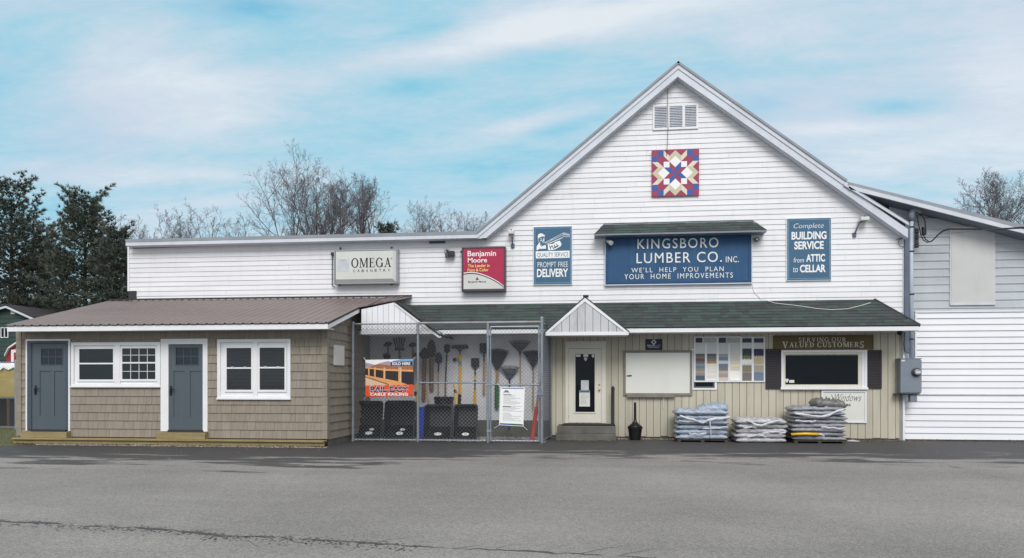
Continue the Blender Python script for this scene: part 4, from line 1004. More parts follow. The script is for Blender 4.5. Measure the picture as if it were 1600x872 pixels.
def stroke(mb, pts, wd, yy, dep=.003):
    for (a, b), (c, d) in zip(pts, pts[1:]):
        dx, dz = c - a, d - b; l = math.hypot(dx, dz) or 1; nx, nz = -dz / l * wd / 2, dx / l * wd / 2; e = wd * .3
        a2, b2, c2, d2 = a - dx / l * e, b - dz / l * e, c + dx / l * e, d + dz / l * e
        mb.prism([(a2 + nx, b2 + nz), (c2 + nx, d2 + nz), (c2 - nx, d2 - nz), (a2 - nx, b2 - nz)], yy - dep, yy)
for ln in (((190, 285), (440, 155), (512, 175), (512, 210), (445, 205), (215, 305)), ((440, 155), (440, 205)), ((445, 180), (512, 190)), ((200, 292), (440, 178)), ((430, 168), (505, 186)), ((260, 250), (290, 240)), ((235, 300), (420, 225)),
           ((104, 225), (108, 262), (120, 282)), ((128, 232), (158, 226)), ((150, 236), (156, 258), (148, 262)), ((184, 205), (186, 262), (176, 290))):
    stroke(mb, [P(*p) for p in ln], .010, y)
mb.build('figure_print', M['signwhite'], o)
mb = MB()
for ln in (((255, 322), (272, 372)), ((285, 318), (300, 350)), ((318, 312), (322, 348)), ((345, 300), (360, 335)), ((262, 350), (285, 330)), ((330, 350), (372, 322)), ((212, 312), (226, 372)), ((135, 300), (150, 332)), ((300, 365), (340, 330))):
    stroke(mb, [P(*p) for p in ln], .022, y - .003, .0015)
text_px(mb, 'QUALITY SERVICE', 839.4, 394.6, 888, 402.4, y - .003, depth=.002)
mb.build('lettering', M['navy2'], o)
mb = MB(); text_px(mb, 'PROMPT FREE', 840, 409.2, 887.6, 417.4, y, bold=-.008); text_px(mb, 'DELIVERY', 839, 420, 887.6, 433, y, bold=.028); mb.build('lettering', M['signwhite'], o)
# the large store sign
y = -.09
o, (x0, x1, z0, z1) = sign_root('store_sign', 'largest blue sign board with raised white letters under its own little roof', 946, 362, 1174, 443.3, y)
mb = MB(); mb.box(x0, x1, y, -.02, z0, z1 + .1); mb.build('sign_board', M['navy'], o)
M['navydark'] = mat('dark_blue_edge', S(30, 70, 112), .55, .1, 3)
mb = MB(); mb.frame(x0 + .02, x1 - .02, z0 + .02, z1 + .06, .055, y - .012, y, .05); mb.build('border_moulding', M['navydark'], o)
mb = MB(); mb.frame(x0 - .025, x1 + .025, z0 - .025, z1 + .1, .025, y - .02, -.02); mb.build('edge_trim', M['galv_trim'], o)
mb = MB()
text_px(mb, 'KINGSBORO', 996, 372.4, 1122.5, 388, y, bold=.004, depth=.012, space=1.2); text_px(mb, 'LUMBER CO.', 994.6, 394.3, 1127.8, 410.5, y, bold=0, depth=.012, space=1.15); text_px(mb, 'INC.', 1134, 400.6, 1154.5, 410, y, bold=.004, depth=.012, space=1.1)
text_px(mb, "WE'LL  HELP  YOU  PLAN", 986.5, 417.4, 1130.5, 424.9, y, bold=0, depth=.012, space=1.3); text_px(mb, 'YOUR  HOME  IMPROVEMENTS', 975.6, 427.2, 1145, 435.3, y, bold=0, depth=.012, space=1.3)
mb.build('lettering', mat('routed_sign_letter', S(226, 228, 226), .6, .12, 12), o)
# its canopy
yk = -.46
ca, cza = U(929, 366.3, yk); cb, czb = U(1198, 358.2, yk); ta = X(946, -.02); tb = X(1173, -.02); cz_ = (cza + czb) / 2; ctz = Z(1060, 345.5, -.02)
cn = thing('sign_canopy', 'small green shingled canopy roof above the large blue sign', 'canopy', ((ca + cb) / 2, 0, cz_))
mb = MB(); L_ = math.hypot(yk, ctz - cz_); dv = Vector((0, -yk, ctz - cz_))
roof_tabs(mb, (0, yk, cz_), (1, 0, 0), dv, lambda v: (ca + (ta - ca) * v / L_, cb + (tb - cb) * v / L_), L_, .13, 41)
for (e, t_, sg) in ((ca, ta, 1), (cb, tb, -1)):
    hv = Vector((t_ - e, 0, ctz - cz_)); roof_tabs(mb, (e, -.01, cz_), (0, -1, 0), hv, lambda v, hv=hv: (0, -yk * (1 - v / hv.length)), hv.length, .13, 42)
mb.build('canopy_roof', M['ashingle'], cn)
mb = MB(); mb.mesh([(ca, yk, cz_ - .004), (cb, yk, cz_ - .004), (cb, -.02, cz_ - .004), (ca, -.02, cz_ - .004), (ta, -.021, ctz - .006), (tb, -.021, ctz - .006), (ca, yk, cz_ - .05), (cb, yk, cz_ - .05), (cb, -.02, cz_ - .05), (ca, -.02, cz_ - .05)],
                    [(0, 1, 5, 4), (1, 2, 5), (0, 4, 3), (3, 4, 5, 2), (0, 6, 7, 1), (1, 7, 8, 2), (2, 8, 9, 3), (3, 9, 6, 0), (6, 9, 8, 7)])
mb.build('canopy_deck', M['elecgrey'], cn)
# building service sign
y = -.07
o, (x0, x1, z0, z1) = sign_root('painted_sign', 'blue sign reading Complete BUILDING SERVICE from ATTIC to CELLAR', 1229, 340, 1299.4, 438.3, y)
mb = MB(); mb.box(x0, x1, y + .01, -.02, z0, z1); mb.build('edge_trim', M['trim'], o)
mb = MB(); mb.box(x0 + .02, x1 - .02, y, y + .0099, z0 + .02, z1 - .02); mb.build('sign_board', M['navy2'], o)
mb = MB(); mb.frame(x0 + .05, x1 - .05, z0 + .05, z1 - .05, .008, y - .002, y); mb.build('border_line', M['lineblue'], o)
mb = MB(); text_px(mb, 'Complete', 1240, 349, 1287, 358.8, y, bold=-.012, shear=.25); text_px(mb, 'BUILDING', 1236.7, 361.8, 1291.4, 374.2, y, bold=.03); text_px(mb, 'SERVICE', 1241, 377, 1287, 389.6, y, bold=.03)
text_px(mb, 'from', 1240, 402.5, 1256, 410.3, y, bold=-.005, shear=.15); text_px(mb, 'ATTIC', 1259.6, 397, 1289, 409, y, bold=.03); text_px(mb, 'to', 1239, 418, 1246.7, 425.5, y, bold=-.005, shear=.1); text_px(mb, 'CELLAR', 1249.8, 413.6, 1290, 425.6, y, bold=.03)
mb.build('lettering', M['signwhite'], o)
# barn quilt
y = -.07
o, (x0, x1, z0, z1) = sign_root('barn_quilt', 'square painted barn quilt with red, blue and cream star below the gable vent', 1018.3, 234, 1092.3, 306.3, y, 'quilt panel')
mb = MB(); mb.box(x0, x1, y, -.02, z0, z1); mb.build('quilt_board', M['maroon'], o)
q = lambda a, b: (x0 + .01 + (x1 - x0 - .02) * a / 8, z1 - .01 - (z1 - z0 - .02) * b / 8)
def rot4(poly): 
    out = []
    for k in range(4):
        out.append(list(poly)); poly = [(8 - b, a) for a, b in poly]
    return out
sets = {'qblue': [((1, 0), (2, 0), (2, 1), (1, 1)), ((0, 1), (1, 1), (1, 2), (0, 2)), ((4, 4), (4, 3), (5, 2), (5, 3))],
        'signwhite': [((2, 2), (3, 2), (3, 3), (2, 3)), ((3, 2), (4, 1), (5, 2), (4, 3))],
        'ltan': [((2, 0), (3, 1), (3, 2), (2, 1)), ((6, 0), (6, 1), (5, 2), (5, 1))], 'tan': [((3, 1), (4, 0), (4, 1), (3, 2)), ((4, 0), (5, 1), (5, 2), (4, 1))]}
for k, polys in sets.items():
    mb = MB()
    for p in polys:
        for pp in rot4(p): mb.prism([q(*v) for v in pp], y - .003, y)
    mb.build('quilt_patch', M[k], o)
# serving sign
y = -.036
o, (x0, x1, z0, z1) = sign_root('carved_sign', 'long olive board reading SERVING OUR VALUED CUSTOMERS above the wide window', 1207.7, 523.8, 1364.5, 547, y)
mb = MB(); mb.box(x0, x1, y - .02, y, z0 + .012, z1); mb.build('sign_board', M['olive'], o, bevel=.004)
mb = MB(); mb.frame(x0, x1, z0 + .012, z1, .025, y - .03, y - .02); mb.build('edge_trim', M['olive'], o)
yt = y - .0205
mb = MB(); q = RC(1248, 527.4, 1321.8, 534, yt); roman(mb, 'SERVING OUR', q[0], q[1], q[2], q[3], yt, .004, .17, .09, .2)
q = RC(1222, 534.6, 1350, 542.6, yt); roman(mb, 'VALUED CUSTOMERS', q[0], q[1], q[2], q[3], yt, .004, .2, .1, .18, caps={0: 1.3, 15: 1.3})
mb.build('lettering', M['goldgrey'], o)
# small navy plaque
o, (x0, x1, z0, z1) = sign_root('plaque', 'small dark navy plaque with pale lozenge mark above the blank board', 1008.3, 530, 1035, 547, y, 'plaque')
mb = MB(); mb.box(x0, x1, y - .012, y, z0, z1); mb.build('plaque_board', mat('navy_plaque', S(22, 28, 52), .4, .1, 4), o)
yt = y - .0125; mb = MB(); c = U(1021.5, 534.6, yt); 
for k in range(4):
    A = [(0, .085), (.075, 0), (0, -.085), (-.075, 0)]; a1, b1 = A[k], A[(k + 1) % 4]
    mb.prism([(c[0] + a1[0], c[1] + a1[1]), (c[0] + b1[0], c[1] + b1[1]), (c[0] + b1[0] * .5, c[1] + b1[1] * .5), (c[0] + a1[0] * .5, c[1] + a1[1] * .5)], yt - .002, yt)
rr = random.Random(5)
def dashes(mb, a, b, c, d, yt, n):
    x0, x1, z0, z1 = RC(a, b, c, d, yt); x = x0; st_ = (x1 - x0) / n
    for i in range(n):
        w_ = st_ * rr.uniform(.5, .8); hh = z1 - z0; mb.box(x, x + w_, yt - .002, yt, z0, z0 + hh * rr.choice((.7, .7, 1))); x += st_
mb.build('emblem', M['signgrey'], o)
mb = MB(); dashes(mb, 1011.5, 538.7, 1024, 541.2, yt, 9); dashes(mb, 1013.5, 541.8, 1030, 543.3, yt, 16); mb.build('lettering', M['logogrey'], o)
mb = MB(); dashes(mb, 1024.3, 538.7, 1032, 541.2, yt, 5); mb.build('lettering', M['elecgrey'], o)
# blank white board with its ledge
o, (x0, x1, z0, z1) = sign_root('notice_board', 'blank white board in weathered grey frame between door and windows', 974, 547.5, 1081.5, 618, y, 'board')
mb = MB(); mb.frame(x0, x1, z0, z1, .065, y - .05, y); mb.build('board_frame', M['boardframe'], o, bevel=.004)
mb = MB(); mb.box(x0 + .066, x1 - .066, y - .038, y, z0 + .066, z1 - .066); mb.build('board_face', M['board'], o)
mb = MB(); a, b = U(979.5, 587.3, y - .05); mb.tube([(a, y - .05, b), (a + .13, y - .055, b + .01)], .016, 6); mb.build('latch', M['black'], o)
mb = MB(); a, b, c, d = RC(979.6, 617.6, 1054, 620.6, y); mb.box(a, b, y - .11, y, c, d); mb.build('ledge', M['boardframe'], o)
mb = MB(); xx, zz = U(1036.5, 620, y - .06); mb.tube([(xx, y - .06, zz), (xx + .01, y - .06, zz - .30)], .006, 4); mb.build('pull_cord', M['cablewhite'], o)
# siding sample board
o, (x0, x1, z0, z1) = sign_root('sample_board', 'white framed sample board of siding strips and shingle swatches', 1084.5, 526.5, 1195, 597, y, 'sample board')
P = lambda a, b: U(1080 + a / 9.69, 520 + b / 9.69, y)
def PR(a, b, c, d): p, q_ = P(a, b), P(c, d); return p[0], q_[0], q_[1], p[1]
mb = MB(); a = PR(40, 60, 750, 745); mb.box(a[0], a[1], y - .035, y, a[2], a[3]); a = PR(752, 60, 1112, 745); mb.box(a[0], a[1], y - .035, y, a[2], a[3])
mb.build('backing_board', mat('pale_board', S(204, 206, 208), .5, .04, 3), o)
mb = MB()
for a in ((40, 60, 62, 745), (205, 160, 235, 745), (380, 60, 412, 745), (555, 160, 588, 745), (735, 60, 768, 745), (912, 60, 942, 745), (1094, 60, 1112, 745)): b = PR(*a); mb.box(b[0], b[1], y - .047, y - .0352, b[2], b[3])
for a in ((62, 725, 735, 745), (768, 728, 1094, 745), (62, 60, 735, 72)): b = PR(*a); mb.box(b[0], b[1], y - .0465, y - .0353, b[2], b[3])
mb.build('board_frame', M['trim'], o)
def swatches(a, c, b, d, cols, lapped=True):
    cols = [tuple(int(v * .72 + (sum(q_c) / 3 + 14) * .28) for v in q_c) for q_c in cols]
    n = len(cols)
    for i, cc in enumerate(cols):
        b0 = b + (d - b) * i / n; b1 = b + (d - b) * (i + 1) / n
        q = PR(a, b0, c, b1); mb = MB(); mb.mesh([(q[0], y - .046, q[2]), (q[1], y - .046, q[2]), (q[1], y - .037, q[3]), (q[0], y - .037, q[3]), (q[0], y - .0355, q[2]), (q[1], y - .0355, q[2])], [(0, 1, 2, 3), (0, 4, 5, 1)])
        nm = 'swatch_%d_%d_%d' % cc
        if nm not in M: M[nm] = mat('siding_swatch', S(*cc), .6, .05, 8)
        mb.build('siding_swatch', M[nm], o)
swatches(64, 204, 318, 722, [(92, 92, 92), (104, 112, 108), (112, 58, 70), (104, 100, 100), (118, 134, 144), (88, 116, 146), (134, 130, 124), (170, 138, 110), (128, 132, 136), (52, 76, 118), (66, 80, 100)])
swatches(236, 379, 318, 722, [(88, 90, 92), (110, 110, 106), (128, 116, 106), (166, 128, 104), (228, 212, 176), (214, 214, 212), (222, 218, 206), (218, 212, 196), (226, 220, 204), (214, 210, 200), (230, 230, 226)])
swatches(413, 554, 320, 722, [(140, 148, 156), (92, 124, 150), (190, 196, 210), (98, 112, 128), (112, 118, 116), (178, 160, 146), (162, 140, 134), (204, 186, 162)])
swatches(589, 734, 320, 722, [(202, 196, 178), (192, 192, 178), (208, 202, 172), (226, 216, 174), (206, 200, 192), (238, 234, 212), (236, 234, 224), (240, 240, 238)])
for a in ((64, 165, 200, 295), (236, 170, 376, 215), (236, 225, 376, 252), (420, 165, 462, 295), (500, 170, 550, 210), (500, 240, 550, 268), (590, 170, 636, 295), (672, 170, 732, 190), (672, 225, 732, 248)):
    q = PR(*a); mb = MB(); mb.box(q[0], q[1], y - .042, y - .0352, q[2], q[3]); mb.build('trim_sample', M['signgrey'], o)
for cc, polys in (((64, 62, 80), ((60, 78, 166, 150), (410, 78, 522, 152), (768, 85, 912, 150), (946, 85, 1090, 150))), ((176, 182, 172), ((185, 80, 376, 150), (536, 82, 732, 150)))):
    for a in polys: q = PR(*a); mb = MB(); mb.box(q[0], q[1], y - .0385, y - .0352, q[2], q[3]); nm = 'h%d' % cc[0]; M.setdefault(nm, mat('printed_heading', S(*cc), .5, .35, 30)); mb.build('heading_print', M[nm], o)
def scallop(a, c, b, d, cc, n=4, up=False):
    mb = MB(); pts = [P(c, b), P(a, b)] ; ph = []
    for k in range(n * 6 + 1):
        t = k / (n * 6); ph.append(P(a + (c - a) * t, d - 22 * (1 - abs(math.sin(math.pi * t * n)))))
    mb.prism(pts + ph, y - .0400 - b * 1e-6 * -1 - (800 - d) * 8e-6, y - .0352); nm = 'sc%d_%d_%d' % cc; M.setdefault(nm, mat('shingle_swatch', S(*cc), .8, .2, 30)); mb.build('shingle_swatch', M[nm], o)
scallop(768, 912, 240, 480, (226, 226, 218)); scallop(768, 912, 240, 408, (120, 120, 104)); scallop(768, 912, 240, 355, (62, 78, 84))
scallop(946, 1092, 245, 485, (186, 170, 142)); scallop(946, 1092, 245, 405, (196, 182, 154)); scallop(946, 1092, 245, 360, (62, 60, 84))
for a, cc in (((768, 492, 912, 592), (130, 124, 108)), ((768, 600, 912, 725), (118, 112, 108)), ((946, 492, 1092, 592), (160, 154, 140)), ((946, 598, 1092, 725), (112, 124, 146))):
    q = PR(*a); mb = MB(); mb.box(q[0], q[1], y - .045, y - .0352, q[2], q[3]); mb.build('shingle_swatch', mat('shingle_swatch', S(*cc), .8, .15, 25), o)
# windows sign behind the tallest bag stack
o, (x0, x1, z0, z1) = sign_root('window_sign', 'white framed sign with script word Windows partly behind stacked bags', 1283, 610.2, 1353.3, 660.5, y)
mb = MB(); mb.box(x0 + .03, x1 - .03, y - .02, y, z0 + .03, z1 - .03); mb.build('sign_board', M['board'], o)
mb = MB(); mb.frame(x0, x1, z0, z1, .04, y - .045, y); mb.build('sign_frame', M['trim'], o)
yt = y - .0205; mb = MB(); text_px(mb, 'Windows', 1304, 615.4, 1346, 627, yt, bold=-.012, shear=.55, depth=.002, space=1.05)
for ln in (((1299, 617), (1301, 621), (1302.5, 626.5)), ((1290, 620.5), (1291.5, 619.4), (1289.5, 624))): stroke(mb, [U(a, b, yt) for a, b in ln], .012, yt, .002)
text_px(mb, 'RK', 1322.5, 631, 1330, 634.8, yt, bold=.03, depth=.002); mb.build('lettering', M['ink'], o)

# ------------------------------------------------------------------ wall lamps and loose wires
y = -.02
def gooseneck(label, base, mid, head, right):
    bx, bz = U(*base, -.03); mx_, mz = U(*mid, -.10); hx_, hz_ = U(*head, -.16)
    t = thing('wall_lamp', label, 'lamp', (bx, -.02, bz))
    mb = MB(); pts = [(bx, -.03, bz), (bx + (mx_ - bx) * .05, -.10, bz + .05), (bx + (mx_ - bx) * .4, -.14, bz + (mz - bz) * .6), (mx_, -.16, mz)]
    if right: pts.append((hx_ - .06, -.18, hz_ - .05))
    mb.tube(pts, .022, 8); mb.lathe([(.05, -.05), (.055, .05)], bx, -.03, 10, bz); mb.build('arm', M['spout'], t, smooth=False)
    mb = MB(); hw = .11 if right else .085; mb.box(hx_ - hw, hx_ + hw, -.30, -.08, hz_ - .05, hz_ + .05); mb.build('lamp_head', M['signgrey'], t, bevel=.02)
    mb = MB(); mb.box(hx_ - hw * .7, hx_ + hw * .7, -.26, -.12, hz_ - .062, hz_ - .0505); mb.build('lens', M['clearglass'], t)
    mb = MB(); mb.tube([(hx_ + (.02 if right else 0), -.18, hz_ + .05), (hx_ + (.02 if right else 0), -.18, hz_ + .10)], .03, 8, .012); mb.build('sensor', M['dark'], t)
gooseneck('grey gooseneck lamp left of the blue delivery sign', (801.2, 384.3), (801, 371), (799, 364), False)
gooseneck('grey gooseneck lamp below the right rake of the gable', (1335, 367), (1341, 350), (1349.5, 343), True)
t = thing('floodlight', 'grey twin floodlight between the grey and crimson box signs', 'lamp', (X(698, 0), -.02, Z(698, 396, 0)))
cx, cz = U(698, 391.5, -.05); mb = MB(); mb.disc(cx, cz, .075, .075, -.075, -.02, 16); mb.build('mounting_plate', M['signbox'], t, bevel=.005)
cx2, cz2 = U(705.5, 396.5, -.14); mb = MB(); mb.tube([(cx, -.07, cz), (cx + .05, -.13, cz - .04), (cx2, -.14, cz2)], .025, 8); mb.box(cx2 - .075, cx2 + .085, -.22, -.07, cz2 - .07, cz2 + .07); mb.build('lamp_head', M['dark'], t, bevel=.015)
cx2, cz2 = U(698.3, 399.5, -.14); mb = MB(); mb.tube([(cx2, -.06, cz2 + .12), (cx2, -.14, cz2)], .02, 8); mb.lathe([(.035, -.06), (.055, -.05), (.055, .06), (.03, .07)], cx2, -.13, 12, cz2); mb.build('sensor', M['greyplastic'], t)
t = thing('spotlight', 'small white spotlight at the left edge of the large blue sign', 'lamp', (X(951, -.2), -.1, Z(951, 378, -.2)))
a, b = U(948.5, 376, -.18), U(955.5, 380, -.30); mb = MB(); mb.tube([(a[0], -.16, a[1]), (b[0], -.30, b[1])], .035, 10, .065); mb.build('lamp_head', M['signgrey'], t)
a2 = U(944, 398, -.04); mb = MB(); mb.tube([(a[0], -.16, a[1]), (a[0] - .08, -.08, a[1] - .05), (a2[0], -.035, a2[1] + .3), (a2[0], -.035, a2[1])], .009, 5); mb.build('cord', M['dark'], t)
t = thing('spotlight', 'small round dark spotlight at the right edge of the large blue sign', 'lamp', (X(1182, -.1), -.03, Z(1182, 374, -.1)))
a = U(1182.5, 374.3, -.12); mb = MB(); mb.disc(a[0], a[1], .065, .06, -.16, -.07, 18); mb.build('lamp_head', M['greyplastic'], t, bevel=.01)
mb = MB(); mb.disc(a[0], a[1], .035, .03, -.165, -.161, 14); mb.build('lens', M['signgrey'], t)
b = U(1176.5, 372.5, -.05); mb = MB(); mb.tube([(b[0], -.025, b[1]), (a[0], -.09, a[1])], .015, 6); mb.build('bracket', M['signbox'], t)
def cable(label, pts, rad, m, name='cable'):
    mb = MB(); mb.tube(pts, rad, 5); return tag(mb.build(name, M[m]), label, 'cable')
pw = [(*U(a, b, -.035), ) for a, b in ((1043.5, 121), (1043, 165), (1043.6, 203), (1042, 234), (1041.5, 244))]
cable('thin dark wire hanging from the gable peak past the vent', [(p[0], -.06 - .02 * (i in (1, 2, 3)) - (.02 if i > 2 else 0), p[1]) for i, p in enumerate(pw)], .007, 'dark')
def drop(a, b, yy): p = U(a, b, yy); return (p[0], yy, p[1])
def on_roof(a, b, lift=.02):
    d = ray(a, b); n_ = Vector((0, -(zt - zee), -ye)).normalized(); p0 = Vector((0, ye, zee + .02)) - Vector((0, CY, CZ)); k_ = (p0.dot(n_) + lift) / d.dot(n_); return (d.x * k_, CY + d.y * k_, CZ + d.z * k_)
cable('white cable sagging from the blue sign across the green pent roof', [drop(1174.5, 442, -.03), drop(1178, 456, -.03), drop(1188, 466, -.035)] + [on_roof(*q) for q in ((1210, 473.5), (1250, 478), (1275, 482), (1300, 484), (1325, 482.5), (1345, 477.5), (1360, 473))], .007, 'cablewhite')
cable('short dark wire loop beside the gable corner', [drop(1400, 374, -.03), drop(1411, 372, -.05), drop(1414, 371, -.06), drop(1405, 374.5, -.06), drop(1403.5, 380, -.06), drop(1407, 385, -.06), drop(1414, 386, -.05)], .008, 'dark')

# ------------------------------------------------------------------ electric service at the corner
y = .05
def P3(a, b, yy=-.09): p = U(a, b, yy); return (p[0], yy, p[1])
t = thing('service_mast', 'pale conduit mast with weatherhead rising beside the gable corner', 'mast', P3(1424, 560))
mb = MB(); mb.tube([P3(1424, 561), P3(1424, 338)], .052, 14); mb.build('conduit', M['pvc'], t, smooth=True)
mb = MB(); p = P3(1424, 341); mb.tube([(p[0], p[1], p[2] - .06), (p[0], p[1], p[2] + .1), (p[0] + .04, p[1], p[2] + .2), (p[0] + .12, p[1], p[2] + .23), (p[0] + .2, p[1], p[2] + .19), (p[0] + .22, p[1], p[2] + .12)], .085, 12, .075); mb.build('weatherhead', M['elecgrey'], t, smooth=True)
mb = MB()
for pyy in (355, 393, 460, 530): q = P3(1424, pyy); mb.lathe([(.058, -.02), (.058, .02)], q[0], q[1], 12, q[2]); mb.box(q[0] - .09, q[0] + .09, q[1] + .03, .2, q[2] - .015, q[2] + .015)
mb.build('strap', M['dark'], t)
t = thing('insulator_rack', 'dark cable insulator rack clamped to the pale mast', 'insulator', P3(1430, 372))
mb = MB(); a = P3(1430.5, 357); b = P3(1430.5, 388); mb.box(a[0] - .05, a[0] + .04, -.2, -.13, b[2], a[2]); mb.build('rack', M['dark'], t, bevel=.01)
for pyy in (361, 370, 383): q = P3(1431.5, pyy, -.2); mb = MB(); mb.lathe([(.03, -.05), (.06, -.03), (.035, 0), (.06, .03), (.03, .05)], q[0] + .02, q[1], 10, q[2]); mb.build('insulator', M['signboxdark'], t)
t = thing('cable_splice', 'black splice block hanging in the drip loop of service cables', 'splice', P3(1443.5, 361, -.2))
mb = MB(); a = P3(1440.6, 354.5, -.2); b = P3(1446.8, 367.5, -.2); mb.box(a[0], b[0], -.25, -.15, b[2], a[2]); tb_ = mb.build('splice_block', M['black'], t, bevel=.02)
cable('black service cable looping out of the weatherhead to the right', [P3(1436, 335), P3(1441, 337, -.2), P3(1445, 344, -.2), P3(1446, 354, -.2), P3(1443, 368, -.2), P3(1446, 374, -.2), P3(1452, 378, -.2), P3(1458, 375, -.25), P3(1466, 366, -.3), P3(1474, 360, -.35), P3(1484, 357.5, -.45), P3(1540, 358, -1.0), P3(1600, 355.5, -1.6), P3(1720, 345, -2.8)], .016, 'black')
cable('second black service cable looping below the splice block', [P3(1433, 336), P3(1434, 345, -.2), P3(1437, 357, -.2), P3(1439, 368, -.2), P3(1443, 375.5, -.2), P3(1449, 378.8, -.2), P3(1456, 377, -.25), P3(1466, 367, -.3), P3(1474, 361, -.36), P3(1484, 358.2, -.46), P3(1540, 358.8, -1.05), P3(1600, 356.5, -1.65), P3(1720, 346, -2.85)], .014, 'black')
cable('thin grey support wire running right from the insulator rack', [P3(1435, 370, -.2), P3(1480, 365, -.5), P3(1540, 359, -1.1), P3(1600, 354, -1.7), P3(1720, 343, -2.9)], .006, 'spout')
t = thing('downspout', 'tarnished broken downspout running down the gable corner', 'downspout', P3(1416.5, 552))
mb = MB(); a = P3(1417, 345, -.07); b = P3(1416.3, 535, -.07); c = P3(1417, 551, -.09); w_ = .058
mb.mesh([(p[0] + sx * w_, p[1] + sy * .04, p[2]) for p in (a, b) for sx, sy in ((-1, -1), (1, -1), (1, 1), (-1, 1))], [(0, 1, 5, 4), (1, 2, 6, 5), (2, 3, 7, 6), (3, 0, 4, 7), (0, 3, 2, 1)])
mb.mesh([(b[0] + sx * w_ * 1.15, b[1] + sy * .045, b[2]) for sx, sy in ((-1, -1), (1, -1), (1, 1), (-1, 1))] + [(c[0] + sx * w_ * 1.0, c[1] + sy * .04, c[2] - (sx * .03)) for sx, sy in ((-1, -1), (1, -1), (1, 1), (-1, 1))], [(0, 1, 5, 4), (1, 2, 6, 5), (2, 3, 7, 6), (3, 0, 4, 7)])
mb.build('pipe', M['spout'], t)
mb = MB(); mb.box(a[0] - .075, a[0] + .075, -.125, -.02, a[2] - .02, a[2] + .06); mb.build('outlet_collar', M['dark'], t)
t = thing('meter_box', 'grey electric meter cabinet mounted at the corner of the store', 'meter box', P3(1421, 615, -.1))
x0, x1, z0, z1 = RC(1407.5, 561, 1439, 615, -.34); mb = MB(); mb.box(x0, x1, -.34, -.05, z0, z1); mb.build('cabinet', M['elecgrey'], t, bevel=.012)
mb = MB(); mb.box(x0 - .012, x1 + .012, -.355, -.335, z0 + .03, z1 - .03); mb.box(x0 - .03, x1 + .03, -.35, -.06, z1 + .001, z1 + .02); mb.build('cover', M['elecgrey'], t, bevel=.004)
q = U(1432.5, 581.5, -.4); mb = MB(); mb.disc(q[0], q[1], .12, .115, -.40, -.354, 24); mm = mb.build('meter', M['signboxdark'], t, bevel=.012)
mb = MB(); mb.disc(q[0] + .01, q[1], .095, .08, -.46, -.401, 24); mb.build('dome', M['clearglass'], mm, bevel=.02)
mb = MB(); mb.box(q[0] - .05, q[0] + .07, -.464, -.4605, q[1] - .035, q[1] + .035); mb.build('dial_plate', M['signgrey'], mm)
paper('warning_label', 1408.5, 562.3, 1414, 564.8, -.356, M['board'], t)
a = U(1426.5, 616, -.2); b = U(1426.5, 627.5, -.2); mb = MB(); mb.box(a[0] - .085, a[0] + .085, -.26, -.10, b[1], a[1] - .01); mb.build('conduit_fitting', M['elecgrey'], t, bevel=.012)
mb = MB(); a = U(1421, 615.8, -.3); mb.box(x0 - .1, x1 - .02, -.30, -.05, z0 - .025, z0 - .002); mb.build('base_rail', M['dark'], t)
t = thing('security_camera', 'small dark camera under the right end of the pent roof', 'camera', P3(1407, 519, -.5))
q = P3(1408, 519.5, -.55); mb = MB(); mb.lathe([(.0, -.075), (.045, -.06), (.07, -.02), (.07, .01), (.05, .03)], q[0] - .03, q[1], 14, q[2]); mb.build('dome', M['black'], t, smooth=True)
mb = MB(); mb.tube([(q[0] - .03, q[1], q[2] + .03), (q[0] + .06, q[1] + .02, q[2] + .04), (q[0] + .06, q[1] + .02, zee - .12)], .035, 8); mb.build('mount', M['signgrey'], t)

# ------------------------------------------------------------------ chain-link tool yard
yF = -1.92
fx0, fx1 = X(551.5, yF), X(846.5, yF); fzt = Z(700, 505, yF); fzb = Z(700, 688, yF)
pm, pg = X(653, yF), X(763.5, yF)
fen = thing('chain_link_fence', 'tall chain-link enclosure with gate around the wall of garden tools', 'fence', ((fx0 + fx1) / 2, yF, 0))
def link_mesh(mb, x0, x1, z0, z1, pt, pitch=.098, r=.0034):
    # diagonal wires woven across a rectangle; pt maps (u, z, side) to a point
    W, H = x1 - x0, z1 - z0; k = -H
    while k < W:
        for s in (0, 1):
            a, b = (max(k, 0), max(-k, 0)), (min(k + H, W), min(W - k, H))
            if b[0] - a[0] > .02:
                (ua, za), (ub, zb) = a, b
                if s: ua, ub = W - ua, W - ub
                p0, p1 = pt(x0 + ua, z0 + za, s), pt(x0 + ub, z0 + zb, s); mb.tube([p0, p1], r, 4, caps=False)
        k += pitch
def post(mb, x, z1, r, y=yF): mb.tube([(x, y, 0), (x, y, z1)], r, 10)
for (x, zt_, rr_) in ((fx0, fzt + .03, .038), (pm, fzt - .03, .034), (pg - .02, fzt - .03, .036), (fx1, fzt + .10, .040)):
    mb = MB(); post(mb, x, zt_, rr_); mb.lathe([(rr_ * 1.15, 0), (rr_ * 1.1, .03), (.006, .05)], x, yF, 10, zt_)
    for q in (.25, .5, .75): mb.lathe([(rr_ * 1.12, 0), (rr_ * 1.12, .025)], x, yF, 10, zt_ * q)
    mb.build('post', M['galv'], fen, smooth=False)
zmid = Z(705, 598, yF)
def railp(pts, r, m='galv', nm='rail'): mb = MB(); mb.tube(pts, r, 8); mb.build(nm, M[m], fen)
railp([(fx0, yF, fzt), (pm, yF, fzt)], .022); railp([(pm - .02, yF, fzt + .005), (fx1, yF, fzt + .005)], .034, 'rail')
railp([(pm, yF, zmid), (pg, yF, zmid)], .021); railp([(fx0, yF, fzb), (pm, yF, fzb)], .021); railp([(pm, yF, fzb), (pg, yF, fzb)], .021)
for (a, b) in ((fx0, pm), (pm, pg - .02)): mb = MB(); link_mesh(mb, a + .02, b - .02, fzb - .02, fzt, lambda u, z, s: (u, yF - .026 - s * .007, z)); mb.build('wire_mesh', M['wire'], fen)
mb = MB()
ym = X(861, 0)
